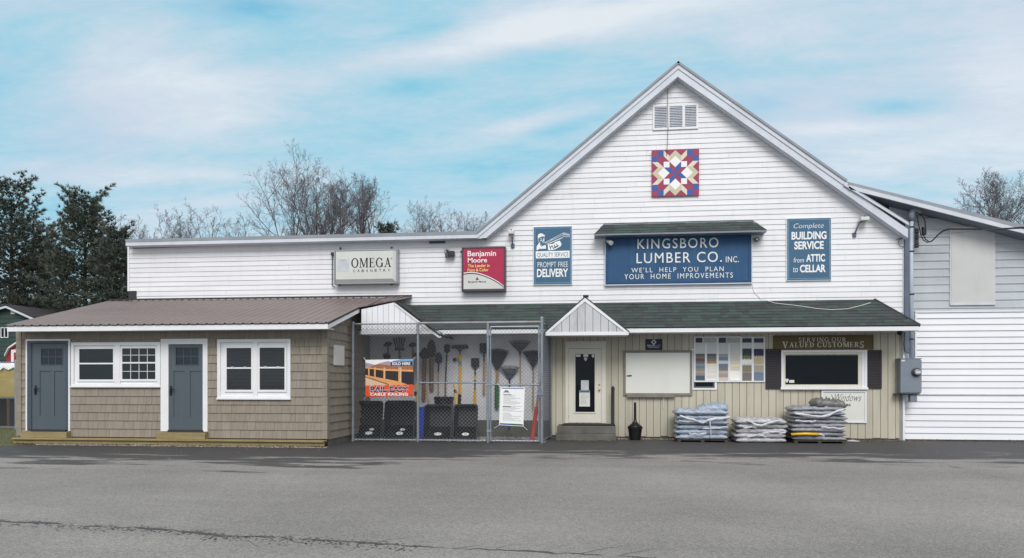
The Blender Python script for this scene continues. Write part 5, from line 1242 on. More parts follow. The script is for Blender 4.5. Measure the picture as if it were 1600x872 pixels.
sd = lambda u, z, s: (fx1 + (ym - fx1) * u / 1.86 + s * .007, yF + u, z)
link_mesh(mb, 0, 1.86, fzb, fzt - .05, sd)
mb.build('wire_mesh', M['wire'], fen)
railp([(fx1, yF, fzt), (ym, -.06, fzt)], .022); railp([(fx1, yF, fzb), (ym, -.06, fzb)], .021)
mb = MB(); post(mb, ym, fzt, .034, -.07); mb.build('post', M['galv'], fen)
# gate
g0, g1 = X(766.5, yF), X(842, yF); gz1 = Z(800, 510.5, yF); gzm = Z(800, 601, yF)
mb = MB(); yG = yF - .0
for a, b in (((g0, fzb), (g0, gz1)), ((g1, fzb), (g1, gz1)), ((g0, gz1), (g1, gz1)), ((g0, fzb), (g1, fzb)), ((g0, gzm), (g1, gzm))): mb.tube([(a[0], yG, a[1]), (b[0], yG, b[1])], .023, 8)
gate = mb.build('gate', M['galv'], fen)
mb = MB(); link_mesh(mb, g0 + .02, g1 - .02, fzb, gz1, lambda u, z, s: (u, yG - .024 - s * .007, z)); mb.build('wire_mesh', M['wire'], gate)
mb = MB(); zl_ = Z(840, 615, yF); mb.box(g1 - .05, fx1 + .04, yF - .06, yF - .03, zl_ - .04, zl_ + .04); mb.tube([(g1 + .03, yF - .06, zl_ + .14), (g1 + .03, yF - .07, zl_ - .1)], .018, 6); mb.build('latch', M['elecgrey'], gate)
for zz in (gz1 - .2, gzm, fzb + .25): mb = MB(); mb.box(pg - .05, g0 + .03, yF - .045, yF + .045, zz - .03, zz + .03); mb.build('hinge', M['galv'], gate)
# advertising banner
y = yF - .05
def quadpt(c, u, v):            # c: four measured corners TL TR BR BL
    a = [c[0][i] + (c[1][i] - c[0][i]) * u for i in (0, 1)]; b = [c[3][i] + (c[2][i] - c[3][i]) * u for i in (0, 1)]
    return U(a[0] + (b[0] - a[0]) * v, a[1] + (b[1] - a[1]) * v, y)
bc = ((571, 562.3), (646, 561), (645.3, 619), (571.3, 620.3))
ban = thing('banner', 'orange and blue cable railing banner tied to the chain-link fence', 'banner', (*[sum(p) / 2 for p in zip(quadpt(bc, 0, 1)[:1], quadpt(bc, 1, 1)[:1])], y, quadpt(bc, .5, 1)[1]))
B = lambda px, py: quadpt(bc, (px - 80) / 920.0, (py - 80) / 715.0)
names = ['skyprint', 'hillprint', 'brushprint', 'darkprint', 'deckprint', 'woodprint', 'orange', 'navyprint', 'signwhite', 'red']
lay = MB()
def bp(m, pts, k): lay.cur = names.index(m); lay.prism([B(*p) for p in pts], y - k * .0012, y - .0002)
bp('orange', [(80, 80), (1000, 80), (1000, 795), (80, 795)], 0)
bp('signwhite', [(80, 80), (1000, 80), (1000, 240), (80, 240)], 1); bp('skyprint', [(600, 110), (760, 82), (1000, 82), (1000, 240), (560, 240)], 2)
bp('hillprint', [(80, 130), (160, 150), (260, 180), (380, 140), (520, 110), (620, 160), (620, 260), (80, 260)], 3)
bp('brushprint', [(80, 230), (180, 215), (260, 180), (330, 170), (480, 180), (600, 215), (760, 215), (1000, 210), (1000, 300), (80, 260)], 4)
bp('darkprint', [(80, 250), (1000, 290), (1000, 575), (800, 575), (80, 390)], 5)
bp('deckprint', [(80, 385), (300, 430), (560, 500), (620, 575), (80, 575)], 6)
bp('brushprint', [(80, 400), (560, 545), (520, 575), (80, 420)], 6.5)
bp('woodprint', [(80, 372), (760, 515), (900, 575), (600, 575), (80, 392)], 7)
bp('woodprint', [(80, 222), (450, 262), (1000, 288), (1000, 325), (450, 296), (80, 240)], 7.6)
for a, b, c, d in ((135, 225, 158, 390), (248, 228, 276, 412), (425, 232, 462, 455), (715, 236, 772, 530)): bp('woodprint', [(a, b), (c, b), (c, d), (a, d - 10)], 8.2); bp('deckprint', [(a + (c - a) * .6, b + 6), (c, b + 6), (c, d - 4), (a + (c - a) * .6, d - 8)], 8.6)
for k in range(8): bp('navyprint', [(790, 340 + k * 28), (1000, 350 + k * 27), (1000, 355 + k * 27), (790, 346 + k * 28)], 8)
bp('navyprint', [(565, 128), (985, 125), (985, 205), (565, 205)], 9)
bp('orange', [(80, 575), (1000, 570), (1000, 795), (80, 795)], 9)
bp('red', [(80, 770), (1000, 765), (1000, 795), (80, 795)], 9.4)
lay.build('banner_print', [M[n] for n in names], ban)
def btext(mb, body, a, b, c, d, k, **kw): p, q_ = B(a, d), B(c, b); text_to(mb, body, p[0], q_[0], p[1], q_[1], y - k * .0012, depth=.002, **kw)
mb = MB(); btext(mb, 'SOLD HERE', 590, 140, 942, 192, 9.1, bold=.03); btext(mb, 'CABLE RAILING', 172, 733, 905, 772, 9.5, bold=.03, space=1.1); mb.build('lettering', M['signwhite'], ban)
mb = MB(); btext(mb, 'RAIL EASY', 166, 594, 918, 716, 9.1, bold=.05); mb.build('letter_outline', M['signwhite'], ban)
mb = MB(); btext(mb, 'RAIL EASY', 174, 602, 910, 708, 11, bold=.03); mb.build('lettering', M['navyprint'], ban)
mb = MB(); p = [B(168, 660), B(916, 657), B(916, 672), B(168, 675)]; mb.prism(p, y - .0175, y - .0162); mb.build('letter_stripe', M['lineblue'], ban)
mb = MB()
for a, b in ((80, 80), (1000, 80), (1000, 795), (80, 795)): c = B(a, b); s1 = 1 if a > 500 else -1; s2 = -1 if b > 500 else 1; mb.tube([(c[0], y - .002, c[1]), (c[0] + s1 * .05, yF - .03, c[1] + s2 * .06)], .006, 4)
mb.build('tie', M['cablewhite'], ban)
# white notice
nc = ((782, 605), (820, 605.6), (817.8, 666.3), (779.8, 664.2))
nt_ = thing('notice', 'white printed notice sheet tied to the gate of the fence', 'notice', (quadpt(nc, .5, 1)[0], y, quadpt(nc, .5, 1)[1]))
Q = lambda u, v: quadpt(nc, u, v)
mb = MB(); mb.prism([Q(0, 0), Q(1, 0), Q(1, 1), Q(0, 1)], y, y + .004); mb.build('sheet', M['signwhite'], nt_)
mb = MB(); q_ = random.Random(8)
for i in range(26):
    v = .20 + .68 * i / 26
    if i in (10, 17): continue
    u = .14; e = .14 + .74 * q_.choice((.5, .65, .9, 1, .4))
    while u < e: l = q_.uniform(.03, .09); mb.prism([Q(u, v), Q(u + l, v), Q(u + l, v + .0085), Q(u, v + .0085)], y - .002, y - .0002); u += l + .012
mb.build('print', M['greyink'], nt_)
mb = MB()
for v in (.185, .50): mb.prism([Q(.12, v), Q(.46, v), Q(.46, v + .014), Q(.12, v + .014)], y - .0025, y - .0003)
for a, b in ((.15, .30), (.21, .36)): mb.prism([Q(a, .115), Q((a + b) / 2, .06 + a * .08), Q(b, .115)], y - .003 - a * .002, y - .0004)
mb.prism([Q(.12, .125), Q(.38, .125), Q(.38, .137), Q(.12, .137)], y - .0026, y - .0003)
mb.build('heading', M['ink'], nt_)
mb = MB(); mb.prism([Q(.03, .945), Q(.5, .945), Q(.5, .985), Q(.03, .985)], y - .0022, y - .0002); mb.prism([Q(.05, .02), Q(.96, .02), Q(.96, .04), Q(.05, .04)], y - .0022, y - .0002); mb.build('blue_band', M['qblue'], nt_)
mb = MB(); mb.prism([Q(.5, .945), Q(.97, .945), Q(.97, .985), Q(.5, .985)], y - .0024, y - .0002); mb.build('green_band', M['green'], nt_)
mb = MB()
for (u, v, du, dv) in ((0, 0, -.13, -.10), (1, 0, .06, -.03), (1, 1, .17, .09), (0, 1, -.2, .09)): a, b = Q(u, v), Q(u + du, v + dv); mb.tube([(a[0], y, a[1]), (b[0], yF - .03, b[1])], .006, 4)
mb.build('tie', M['cablewhite'], nt_)

# ------------------------------------------------------------------ tools hung on the enclosure wall
yt = -.10
def pole(mb, a, b, r, r1=None, ya=yt, yb=None): p, q_ = U(*a, ya), U(*b, yb if yb is not None else ya); mb.tube([(p[0], ya, p[1]), (q_[0], yb if yb is not None else ya, q_[1])], r, 8, r1)
def flat(mb, pts, ya=yt, th=.02, bow=.0):
    mb.prism([U(a, b, ya) for a, b in pts], ya - th / 2, ya + th / 2)
def hung(name, label, at): p = U(*at, yt); return thing(name, label, 'tool', (p[0], yt, p[1]), 'tools hanging on the enclosure wall')
def spade_pts(x0, x1, y0, y1, point):        # blade hung upside down, tip up
    cx = (x0 + x1) / 2; n = 10; h = y1 - y0
    if point: return [(cx + (x1 - x0) / 2 * s * k, yy) for s, seq in ((1, ((0, y0), (.55, y0 + h * .12), (.9, y0 + h * .35), (1, y0 + h * .6), (.95, y0 + h * .88), (.3, y1))), (-1, ((.3, y1), (.95, y0 + h * .88), (1, y0 + h * .6), (.9, y0 + h * .35), (.55, y0 + h * .12)))) for k, yy in seq]
    return [(x0, y0 + h * .03), (cx, y0), (x1, y0 + h * .03), (x1 - .3, y0 + h * .85), (cx + (x1 - x0) * .18, y1), (cx - (x1 - x0) * .18, y1), (x0 + .3, y0 + h * .85)]
def shovel(label, blade, point, socket, parts, m='steelblack'):
    t = hung('shovel', label, ((blade[0] + blade[1]) / 2, parts[-1][1][1]))
    mb = MB(); flat(mb, spade_pts(*blade, point), yt, .03); cx = (blade[0] + blade[1]) / 2
    flat(mb, [(cx - .6, blade[2] + 2), (cx + .6, blade[2] + 2), (cx + .8, blade[3]), (cx - .8, blade[3])], yt - .022, .02)
    pole(mb, (cx, blade[3] - 3), socket[0], .022, .02)
    mb.build('blade', M[m], t, bevel=.004)
    for nm, seg, rad, mm in [(p[3], p[1:2][0] and (p[0], p[1]), p[2], p[4]) for p in parts]:
        mb = MB(); pole(mb, seg[0], seg[1], rad); mb.build(nm, M[mm], t)
    return t
shovel('black round-point shovel hung beside the banner post', (679.5, 691, 550, 567.5), True, ((685, 581),), [((685, 580), (684.6, 618), .016, 'handle', 'woodhandle')])
shovel('narrow dark shovel on a long black shaft', (693.8, 703, 537.8, 551), False, ((697.8, 560),), [((697.8, 556), (696, 602), .019, 'shaft', 'steelblack'), ((696, 600), (695.6, 632), .026, 'handle', 'brownhandle')])
shovel('square black shovel with short yellow handle', (736, 749, 559.3, 574.5), False, ((742.3, 585),), [((742.3, 583), (742, 612), .018, 'shaft', 'steelblack'), ((742, 588), (741.9, 594), .026, 'collar', 'yellow'), ((742, 610), (741.5, 632), .036, 'handle', 'yellow')])
shovel('broad black shovel with pale wooden handle left of the gate', (749.3, 762.5, 536, 552.5), False, ((756.5, 568),), [((756.6, 565), (756, 616), .036, 'handle', 'woodhandle')])
shovel('dark shovel with thick brown handle high behind the banner', (667.3, 681, 530, 558), True, ((674, 562),), [((674, 558), (674, 610), .062, 'handle', 'brownhandle')])
shovel('dark shovel with long brown handle nearest the banner', (657, 670.5, 543, 561), True, ((663, 565),), [((663, 560), (661.5, 625), .056, 'handle', 'brownhandle')])
t = hung('fork', 'dark cluster-headed fork hung high above the banner', (625, 560))
mb = MB()
for k in range(5): pole(mb, (615 + k * 4.4, 527 + abs(k - 2) * .6), (619 + k * 2.4, 546), .02, .014)
pole(mb, (617, 546), (632, 546), .03); mb.build('head', M['steelblack'], t)
mb = MB(); pole(mb, (624, 546), (626, 600), .03); mb.build('handle', M['brownhandle'], t)
t = hung('hand_tool', 'small dark tool head hung just above the banner', (604, 556))
mb = MB(); flat(mb, [(598.5, 553.5), (604, 551.5), (610, 554), (609.5, 560), (600, 560.5)], yt, .06); mb.build('head', M['steelblack'], t, bevel=.01)
mb = MB(); pole(mb, (604, 560), (604, 600), .025); mb.build('handle', M['woodhandle'], t)
for (lb, hx_, hy_, ln_) in (('dark mattock hung highest left of the fork', 606, 536, 50), ('dark hoe head hung between fork and brown handles', 645, 537, 62), ('small black grubbing tool hung behind the middle post', 652, 552, 56)):
    t = hung('mattock', lb, (hx_, hy_)); mb = MB(); flat(mb, [(hx_ - 7, hy_ + 3), (hx_ - 3, hy_ - 1.5), (hx_ + 3, hy_ - 2), (hx_ + 7, hy_ + 1), (hx_ + 4, hy_ + 4.5), (hx_ - 4, hy_ + 5.5)], yt, .07); mb.build('head', M['steelblack'], t, bevel=.01)
    mb = MB(); pole(mb, (hx_, hy_ + 4), (hx_ + .6, hy_ + ln_), .026); mb.build('handle', M['brownhandle'], t)
t = hung('push_broom', 'wide push broom with yellow handle hung head up', (719, 619))
mb = MB(); flat(mb, [(707.3, 538.8), (730.7, 538.2), (730.7, 541), (707.3, 541.6)], yt, .07); mb.build('head', M['greyplastic'], t, bevel=.006)
mb = MB()
for k in range(16): a = 707.8 + k * 1.47; pole(mb, (a, 541.2), (a, 544.6), .032)
mb.build('bristles', M['steelblack'], t)
mb = MB(); pole(mb, (712.5, 543), (718, 549), .014); pole(mb, (726, 543), (719.5, 549), .014); pole(mb, (718.7, 545), (718.7, 556), .024); mb.build('brace', M['greyplastic'], t)
mb = MB(); pole(mb, (718.7, 554), (718.3, 617), .036); mb.build('handle', M['yellow'], t)
mb = MB(); pole(mb, (718.6, 564), (718.6, 571), .041); mb.build('collar', M['elecgrey'], t)
mb = MB(); pole(mb, (718.3, 616), (717.5, 632), .045); mb.build('grip', M['steelblack'], t)
t = hung('hammer', 'short black mallet beside the push broom', (712, 565))
mb = MB(); flat(mb, [(708, 559.5), (713, 559), (713, 563.5), (708, 564)], yt, .07); mb.build('head', M['steelblack'], t, bevel=.008)
mb = MB(); pole(mb, (713, 561.3), (717, 561.3), .014); mb.build('handle', M['woodhandle'], t)
def fan_rake(label, tip, w_, hgt, m, handle, tines=15, solid=False):
    # leaf rake hung with its tines up: tines spread from the neck
    t = hung('leaf_rake', label, handle[-1][1])
    nx, ny = tip[0], tip[1]; mb = MB()
    for k in range(tines):
        u = -1 + 2 * k / (tines - 1)
        e = (nx + u * w_ / 2, ny - hgt * (1 - .10 * u * u)); s_ = (nx + u * .9, ny - 1)
        p, q_ = U(*s_, yt), U(*e, yt - .05); p2 = U((s_[0] + e[0]) / 2, (s_[1] + e[1]) / 2, yt - .03)
        mb.tube([(p[0], yt, p[1]), (p2[0], yt - .03, p2[1]), (q_[0], yt - .05, q_[1]), (q_[0], yt - .11, q_[1] + .015)], .013 if solid else .010, 4)
    for f in (.45, .78):
        pts = []
        for k in range(9): u = -1 + k / 4; a = U(nx + u * w_ / 2 * f, ny - hgt * f * (1 - .08 * u * u), yt - .035); pts.append((a[0], yt - .04, a[1]))
        mb.tube(pts, .016, 5)
    if solid: mb.prism([U(nx - 1.2, ny, yt), U(nx - w_ / 2 * .93, ny - hgt * .84, yt), U(nx - w_ / 4, ny - hgt * .93, yt), U(nx, ny - hgt * .955, yt), U(nx + w_ / 4, ny - hgt * .93, yt), U(nx + w_ / 2 * .93, ny - hgt * .84, yt), U(nx + 1.2, ny, yt)], yt - .045, yt - .02)
    mb.build('tines', M[m], t)
    mb = MB(); pole(mb, (nx, ny - 3), (nx, ny + 5), .03, .022); mb.build('neck', M['steelblack'], t)
    for a, b, r_, mm, nm in handle and [(h_[0], h_[1], h_[2], h_[3], h_[4]) for h_ in handle]:
        mb = MB(); pole(mb, a, b, r_); mb.build(nm, M[mm], t)
fan_rake('broad black fan rake with green sleeve on its handle', (777, 579), 34, 33, 'steelblack', [((777, 578), (776.5, 600), .040, 'woodhandle', 'handle'), ((776.3, 599), (776, 638), .060, 'green', 'sleeve')], 21, True)
fan_rake('grey fan rake hung low above the white notice', (796, 593), 31, 21, 'greyplastic', [((796, 594), (795.5, 672), .018, 'steelblack', 'handle')], 17)
fan_rake('grey fan rake hung highest on the wall', (812.5, 551), 33, 19, 'greyplastic', [((812.7, 553), (813.5, 640), .015, 'woodhandle', 'handle')], 17)
fan_rake('black fan rake hung beside the right fence post', (833, 573.5), 30, 25, 'steelblack', [((833.6, 575), (832.4, 641), .022, 'woodhandle', 'handle')], 21, True)
def leaning(name, label, segs, foot):
    p = U(*foot, yt); t = thing(name, label, 'tool', (p[0], yt, 0), 'tools leaning in the enclosure')
    for nm, a, b, r_, mm, ya, yb in segs: mb = MB(); pole(mb, a, b, r_, None, ya, yb); mb.build(nm, M[mm], t)
leaning('digging_bar', 'red handled bar leaning inside the gate post', [('handle', (838.5, 636), (831.6, 687), .055, 'red', -1.5, -1.6), ('shaft', (842.5, 601), (838.2, 639), .028, 'woodhandle', -1.42, -1.5), ('tip', (842.8, 597), (842.3, 604), .045, 'maroon', -1.42, -1.43)], (833, 688))
leaning('digging_bar', 'slim red and yellow bar between gate and corner post', [('handle', (844.5, 622), (843, 676), .03, 'red', -1.5, -1.6), ('shaft', (845, 606), (844.5, 623), .022, 'yellow', -1.48, -1.5)], (843, 686))
leaning('yellow_tool', 'yellow handled tool leaning behind the black trays', [('handle', (711.5, 612), (714.5, 640), .036, 'yellow', -.5, -.6), ('grip', (709.2, 600), (711.5, 613), .028, 'yellow', -.45, -.5), ('collar', (710.8, 609.5), (711.9, 614.5), .04, 'steelblack', -.48, -.51)], (715, 680))
leaning('wooden_pole', 'pale wooden pole leaning behind the middle tray', [('handle', (665.5, 603), (671.5, 645), .028, 'woodhandle', -.4, -.6)], (672, 680))
leaning('yellow_tool', 'yellow and black tool standing behind the middle fence post', [('handle', (650, 598), (650.5, 628), .03, 'yellow', -.5, -.5), ('grip', (649.5, 612), (649.5, 618), .045, 'steelblack', -.5, -.5), ('shaft', (650.5, 628), (651, 680), .03, 'steelblack', -.5, -.5)], (651, 685))
leaning('wooden_pole', 'thin wooden pole leaning behind the banner edge', [('handle', (563, 605), (566, 648), .026, 'woodhandle', -.5, -.7)], (566, 680))
# wheelbarrow trays stood on end
def tray(label, a, b, top, bot, lowlip, extra):
    yy = -1.25; x0, x1, z0, z1 = RC(a, b, b, bot, yy); z1 = Z((a + b) / 2, top, yy); z0 = 0.02
    t = thing('wheelbarrow_tray', label, 'wheelbarrow tray', ((x0 + x1) / 2, yy, 0), 'black wheelbarrow trays stood on end')
    W, H = x1 - x0, z1 - z0; cx = (x0 + x1) / 2
    def ring(w_, za, zb, rad, yy, tilt):
        pts = []
        for (sx, sz, a0) in ((1, 1, 0), (-1, 1, 90), (-1, -1, 180), (1, -1, 270)):
            rr_ = rad if sz > 0 else rad * .5
            for k in range(6):
                an = R(a0 + 90 * k / 5); X_ = cx + sx * (w_ / 2 - rr_) + rr_ * math.cos(an); Z_ = (zb - rr_ if sz > 0 else za + rr_) + rr_ * math.sin(an)
                pts.append((X_, yy + tilt * (Z_ - z0), Z_))
        return pts
    tl = .22
    rings = [ring(W, z0, z1, .10, yy - .0, tl), ring(W - .0, z0, z1, .10, yy - .025, tl), ring(W - .07, z0 + .035, z1 - .035, .085, yy - .025, tl), ring(W - .085, z0 + .05, z1 - .05, .08, yy - .0, tl), ring(W * .74, z0 + H * .34, z1 - H * .12, .07, yy + .30, tl), ]
    n = len(rings[0]); vs = [p for q_ in rings for p in q_]
    fs = [(i * n + j, i * n + (j + 1) % n, (i + 1) * n + (j + 1) % n, (i + 1) * n + j) for i in range(len(rings) - 1) for j in range(n)] + [tuple(range((len(rings) - 1) * n, len(rings) * n))]
    outer = [ring(W * .76, z0 + H * .33, z1 - H * .11, .07, yy + .315, tl)]; k0 = len(vs); vs += outer[0]
    fs += [(j, k0 + j, k0 + (j + 1) % n, (j + 1) % n) for j in range(n)] + [tuple(range(k0, k0 + n))]
    mb = MB(); mb.mesh(vs, fs); mb.build('tray', M['blackplastic'], t, smooth=False)
    # the label lies on the sloping lower wall of the pan
    def slope(u, f): za = z0 + .05 + (H * .34 - .05) * f; return (cx + u, yy + tl * (za - z0) + .30 * f - .012, za + .006)
    for (nm, f, du, sc_) in [('label', .30, 0.0, 1.0)] + ([('label', .62, .12, .7)] if extra else []):
        mb = MB(); pts = [slope(du * W * .5 + .10 * sc_ * math.cos(2 * math.pi * k / 20), f + .13 * sc_ * math.sin(2 * math.pi * k / 20)) for k in range(20)]; up = Vector((0, -.010, .008))
        mb.mesh(pts + [tuple(Vector(p) - up) for p in pts], [tuple(range(20)), tuple(range(39, 19, -1))] + [(i, 20 + i, 20 + (i + 1) % 20, (i + 1) % 20) for i in range(20)]); lb = mb.build(nm, M['signwhite'], t)
        mb = MB(); pts = [slope(du * W * .5 + u * sc_, f + v * sc_) for u, v in ((-.05, -.02), (.05, -.02), (.06, .02), (-.04, .02))]; up = Vector((0, -.004, .003)); mb.mesh([tuple(Vector(p) + up) for p in pts], [(0, 1, 2, 3)]); mb.build('print', M['greyink'], lb)
tray('black wheelbarrow tray nearest the shed wall, stood on end', 552.5, 596, 626.5, 687, 0, True)
tray('black wheelbarrow tray under the banner, stood on end', 598, 647, 626, 687, 0, True)
tray('black wheelbarrow tray right of the blue bin, stood on end', 660, 705.5, 632, 686, 0, False)
tray('rightmost black wheelbarrow tray beside bare gravel, stood on end', 706.5, 745.5, 631.5, 686, 0, False)
t = thing('bucket', 'round black tub showing above the right hand trays', 'tub', (X(693.5, -.5), -.5, 0)); rr_ = (X(709, -.5) - X(678, -.5)) / 2; zt_ = Z(693, 620, -.5)
mb = MB(); mb.lathe([(rr_ * .8, 0), (rr_ * .95, zt_ - .1), (rr_, zt_ - .06), (rr_, zt_), (rr_ * .93, zt_), (rr_ * .9, zt_ - .12), (rr_ * .75, .06)], X(693.5, -.5), -.5, 24); mb.build('tub', M['blackplastic'], t)
mb = MB(); mb.lathe([(rr_ * 1.03, zt_ - .05), (rr_ * 1.03, zt_ - .02)], X(693.5, -.5), -.5, 24); mb.build('rim', M['steelblack'], t)
t = thing('blue_bin', 'narrow blue plastic bin behind the middle fence post', 'bin', (X(657, -1.15), -1.1, 0)); x0, x1, z0, z1 = RC(654.5, 636, 662, 686, -1.2)
mb = MB(); mb.box(x0, x1, -1.2, -.85, .02, z1); mb.build('bin', M['blue'], t, bevel=.02); mb = MB(); mb.box(x0 - .015, x1 + .015, -1.215, -.835, z1 - .06, z1 - .02); mb.build('rim', M['blue'], t, bevel=.008)

# ------------------------------------------------------------------ by the entrance
x0, x1 = X(868.5, -1.02), X(962, -1.02); zt_ = Z(915, 666, -1.0)
mb = MB(); mb.box(x0 + .03, x1, -.98, -.045, zt_ * .48, zt_); mb.box(x0, x1 + .01, -1.04, -.045, 0, zt_ * .478)
tag(mb.build('concrete_step', M['concrete'], None, bevel=.015), 'weathered concrete step in two courses below the cream door', 'step')
a, b = X(879, -.5), X(961, -.5); mb = MB(); mb.box(a, b, -.86, -.10, zt_ + .001, zt_ + .022)
tag(mb.build('door_mat', mat('black_rubber_mat', S(34, 34, 36), .9, .2, 30, bump=.5), None, bevel=.004), 'black rubber mat on top of the concrete step', 'mat')
t = thing('ash_post', 'slender black post standing on the concrete step beside the door', 'post', (X(957.8, -.3), -.3, zt_))
q = U(957.8, 604, -.3); mb = MB(); mb.lathe([(.046, zt_ + .001), (.046, zt_ + .03), (.040, zt_ + .04), (.042, q[1] - .03), (.030, q[1]), (.004, q[1] + .015)], q[0], -.3, 14); mb.build('tube', M['black'], t, smooth=True)
mb = MB(); mb.lathe([(.05, q[1] - .10), (.05, q[1] - .06)], q[0], -.3, 14); mb.build('collar', M['charcoal'], t)
q = X(992.3, -.55); zz = Z(992, 628.5, -.55); zsh = Z(992, 664, -.55); zb2 = Z(992, 668, -.55)
t = thing('smokers_bin', 'black bottle-shaped smokers bin on the asphalt below the blank board', 'ash bin', (q, -.55, 0))
mb = MB(); mb.lathe([(.145, .0), (.15, .02), (.19, zb2 - .03), (.205, zb2 - .02), (.205, zb2 + .01)], q, -.55, 24); mb.build('base', M['blackplastic'], t, smooth=False)
mb = MB(); mb.lathe([(.198, zb2 + .011), (.185, zsh - .03), (.10, zsh + .035), (.05, zsh + .09), (.037, zsh + .16), (.034, zz - .06), (.036, zz - .01), (.02, zz)], q, -.55, 24); mb.build('neck', M['blackplastic'], t, smooth=True)

# ------------------------------------------------------------------ stacks of bagged goods
def bag_mesh(W, D, Hh, seed, crumple):
    q_ = random.Random(seed); nx, ny = 26, 14; vs = []; fs = []
    ph = [q_.uniform(0, 6.3) for _ in range(8)]
    def disp(u, v):
        return (math.sin(u * 9 + ph[0] + v * 3) * .3 + math.sin(u * 17 + ph[1] - v * 7) * .25 + math.sin(v * 13 + ph[2] + u * 4) * .25 + math.sin(u * 31 + v * 5 + ph[3]) * .2) * crumple
    for s in (1, -1):
        for i in range(nx + 1):
            for j in range(ny + 1):
                u, v = -1 + 2 * i / nx, -1 + 2 * j / ny
                e = max(0, 1 - abs(u) ** 7) ** .45 * max(0, 1 - abs(v) ** 5) ** .5
                z = s * Hh / 2 * e * (1 + (disp(u, v) if s > 0 else disp(v, u) * .5))
                sag = -.012 * (abs(u) ** 4)
                wv = math.sin(u * 14 + ph[4]) * .006 + math.sin(u * 29 + ph[5]) * .004
                vs.append((u * W / 2 * (1 - .015 * (1 - e)) + math.sin(v * 9 + ph[6]) * .008 * abs(u) ** 6, v * D / 2 + (wv + math.sin(u * 5 + ph[7]) * .012) * abs(v) ** 4, z + sag))
    n1 = (nx + 1) * (ny + 1)
    for i in range(nx):
        for j in range(ny):
            a = i * (ny + 1) + j; f = (a, a + ny + 1, a + ny + 2, a + 1); fs.append(f); fs.append(tuple(k + n1 for k in reversed(f)))
    me = bpy.data.meshes.new('bag'); me.from_pydata(vs, [], fs); bm = bmesh.new(); bm.from_mesh(me); bmesh.ops.remove_doubles(bm, verts=bm.verts, dist=.0008); bmesh.ops.recalc_face_normals(bm, faces=bm.faces); bm.to_mesh(me); bm.free()
    me.polygons.foreach_set('use_smooth', [True] * len(me.polygons)); return me
ordn = ['lowest', 'second lowest', 'third from the ground', 'fourth from the ground', 'fifth from the ground', 'sixth from the ground', 'seventh from the ground', 'eighth from the ground']
def bag_stack(a, b, top, n, D, m, desc, seed, yc, with_pallet):
    q_ = random.Random(seed); yfr = yc - D / 2; xa, xb = X(a, yfr), X(b, yfr); z = .0; W = xb - xa; cx = (xa + xb) / 2
    ztop = Z((a + b) / 2, top, yfr)
    if with_pallet:
        pz = .07; t = thing('pallet', 'low timber pallet under the ' + desc, 'pallet', (cx, yc, 0)); 
        mb = MB()
        for k in range(6): yy = yc - D / 2 + .05 + (D - .15) * k / 5; mb.box(xa + .06, xb - .06, yy, yy + .09, pz - .022, pz)
        mb.build('deck_board', M['pallet'], t); mb = MB()
        for k in range(3): xx = xa + .06 + (W - .2) * k / 2; mb.box(xx, xx + .08, yc - D / 2 + .03, yc + D / 2 - .03, 0.001, pz - .0225)
        mb.build('bearer', M['pallet'], t); z = pz
    hh = (ztop - z) / n; out = []
    for k in range(n):
        last = k == n - 1
        me = bag_mesh(W * q_.uniform(.97, 1.0), D * q_.uniform(.96, 1), hh * 1.18, seed * 10 + k, .8 if last else .42); me.materials.append(M[m])
        o = bpy.data.objects.new('bag', me); COL.objects.link(o); o.location = (cx + q_.uniform(-.04, .04), yc + q_.uniform(-.04, .04), z + hh * (k + .5)); o.rotation_euler = (q_.uniform(-.015, .015), q_.uniform(-.012, .012), q_.uniform(-.03, .03))
        where = 'topmost' if last else ordn[k]
        tag(o, '%s bag in the %s' % (where, desc), 'bag', 'bagged goods stacked along the wall'); out.append(o)
    return xa, xb, yfr, ztop, hh, cx, z
d1, d2, d3 = 'blue-silver stack beneath the sample board', 'low pale stack between two taller stacks', 'tall grey stack before the script sign'
s1 = bag_stack(1055.5, 1141.5, 641, 6, 1.0, 'bagA', d1, 3, -.72, True)
s2 = bag_stack(1148.5, 1232, 655, 5, 1.0, 'bagB', d2, 4, -.72, False)
s3 = bag_stack(1238, 1325.5, 636, 8, 1.0, 'bagC', d3, 5, -.74, True)
me = bag_mesh(.82, .55, .20, 77, .8); me.materials.append(M['bagD']); o = bpy.data.objects.new('bag', me); COL.objects.link(o); p = U(1298, 634, -1.1); o.location = (p[0], -.82, s3[3] + .075); o.rotation_euler = (.02, .07, .12)
tag(o, 'loose dark grey bag lying across the top of the tallest stack', 'bag', 'bagged goods stacked along the wall')
me = bag_mesh(.80, .6, .22, 78, .7); me.materials.append(M['bagA']); o = bpy.data.objects.new('bag', me); COL.objects.link(o); p = U(1113, 640, -1.1); o.location = (p[0] + .05, -.75, s1[3] + .04); o.rotation_euler = (.02, -.10, -.1)
tag(o, 'crumpled half-empty bag on top of the blue-silver stack', 'bag', 'bagged goods stacked along the wall')
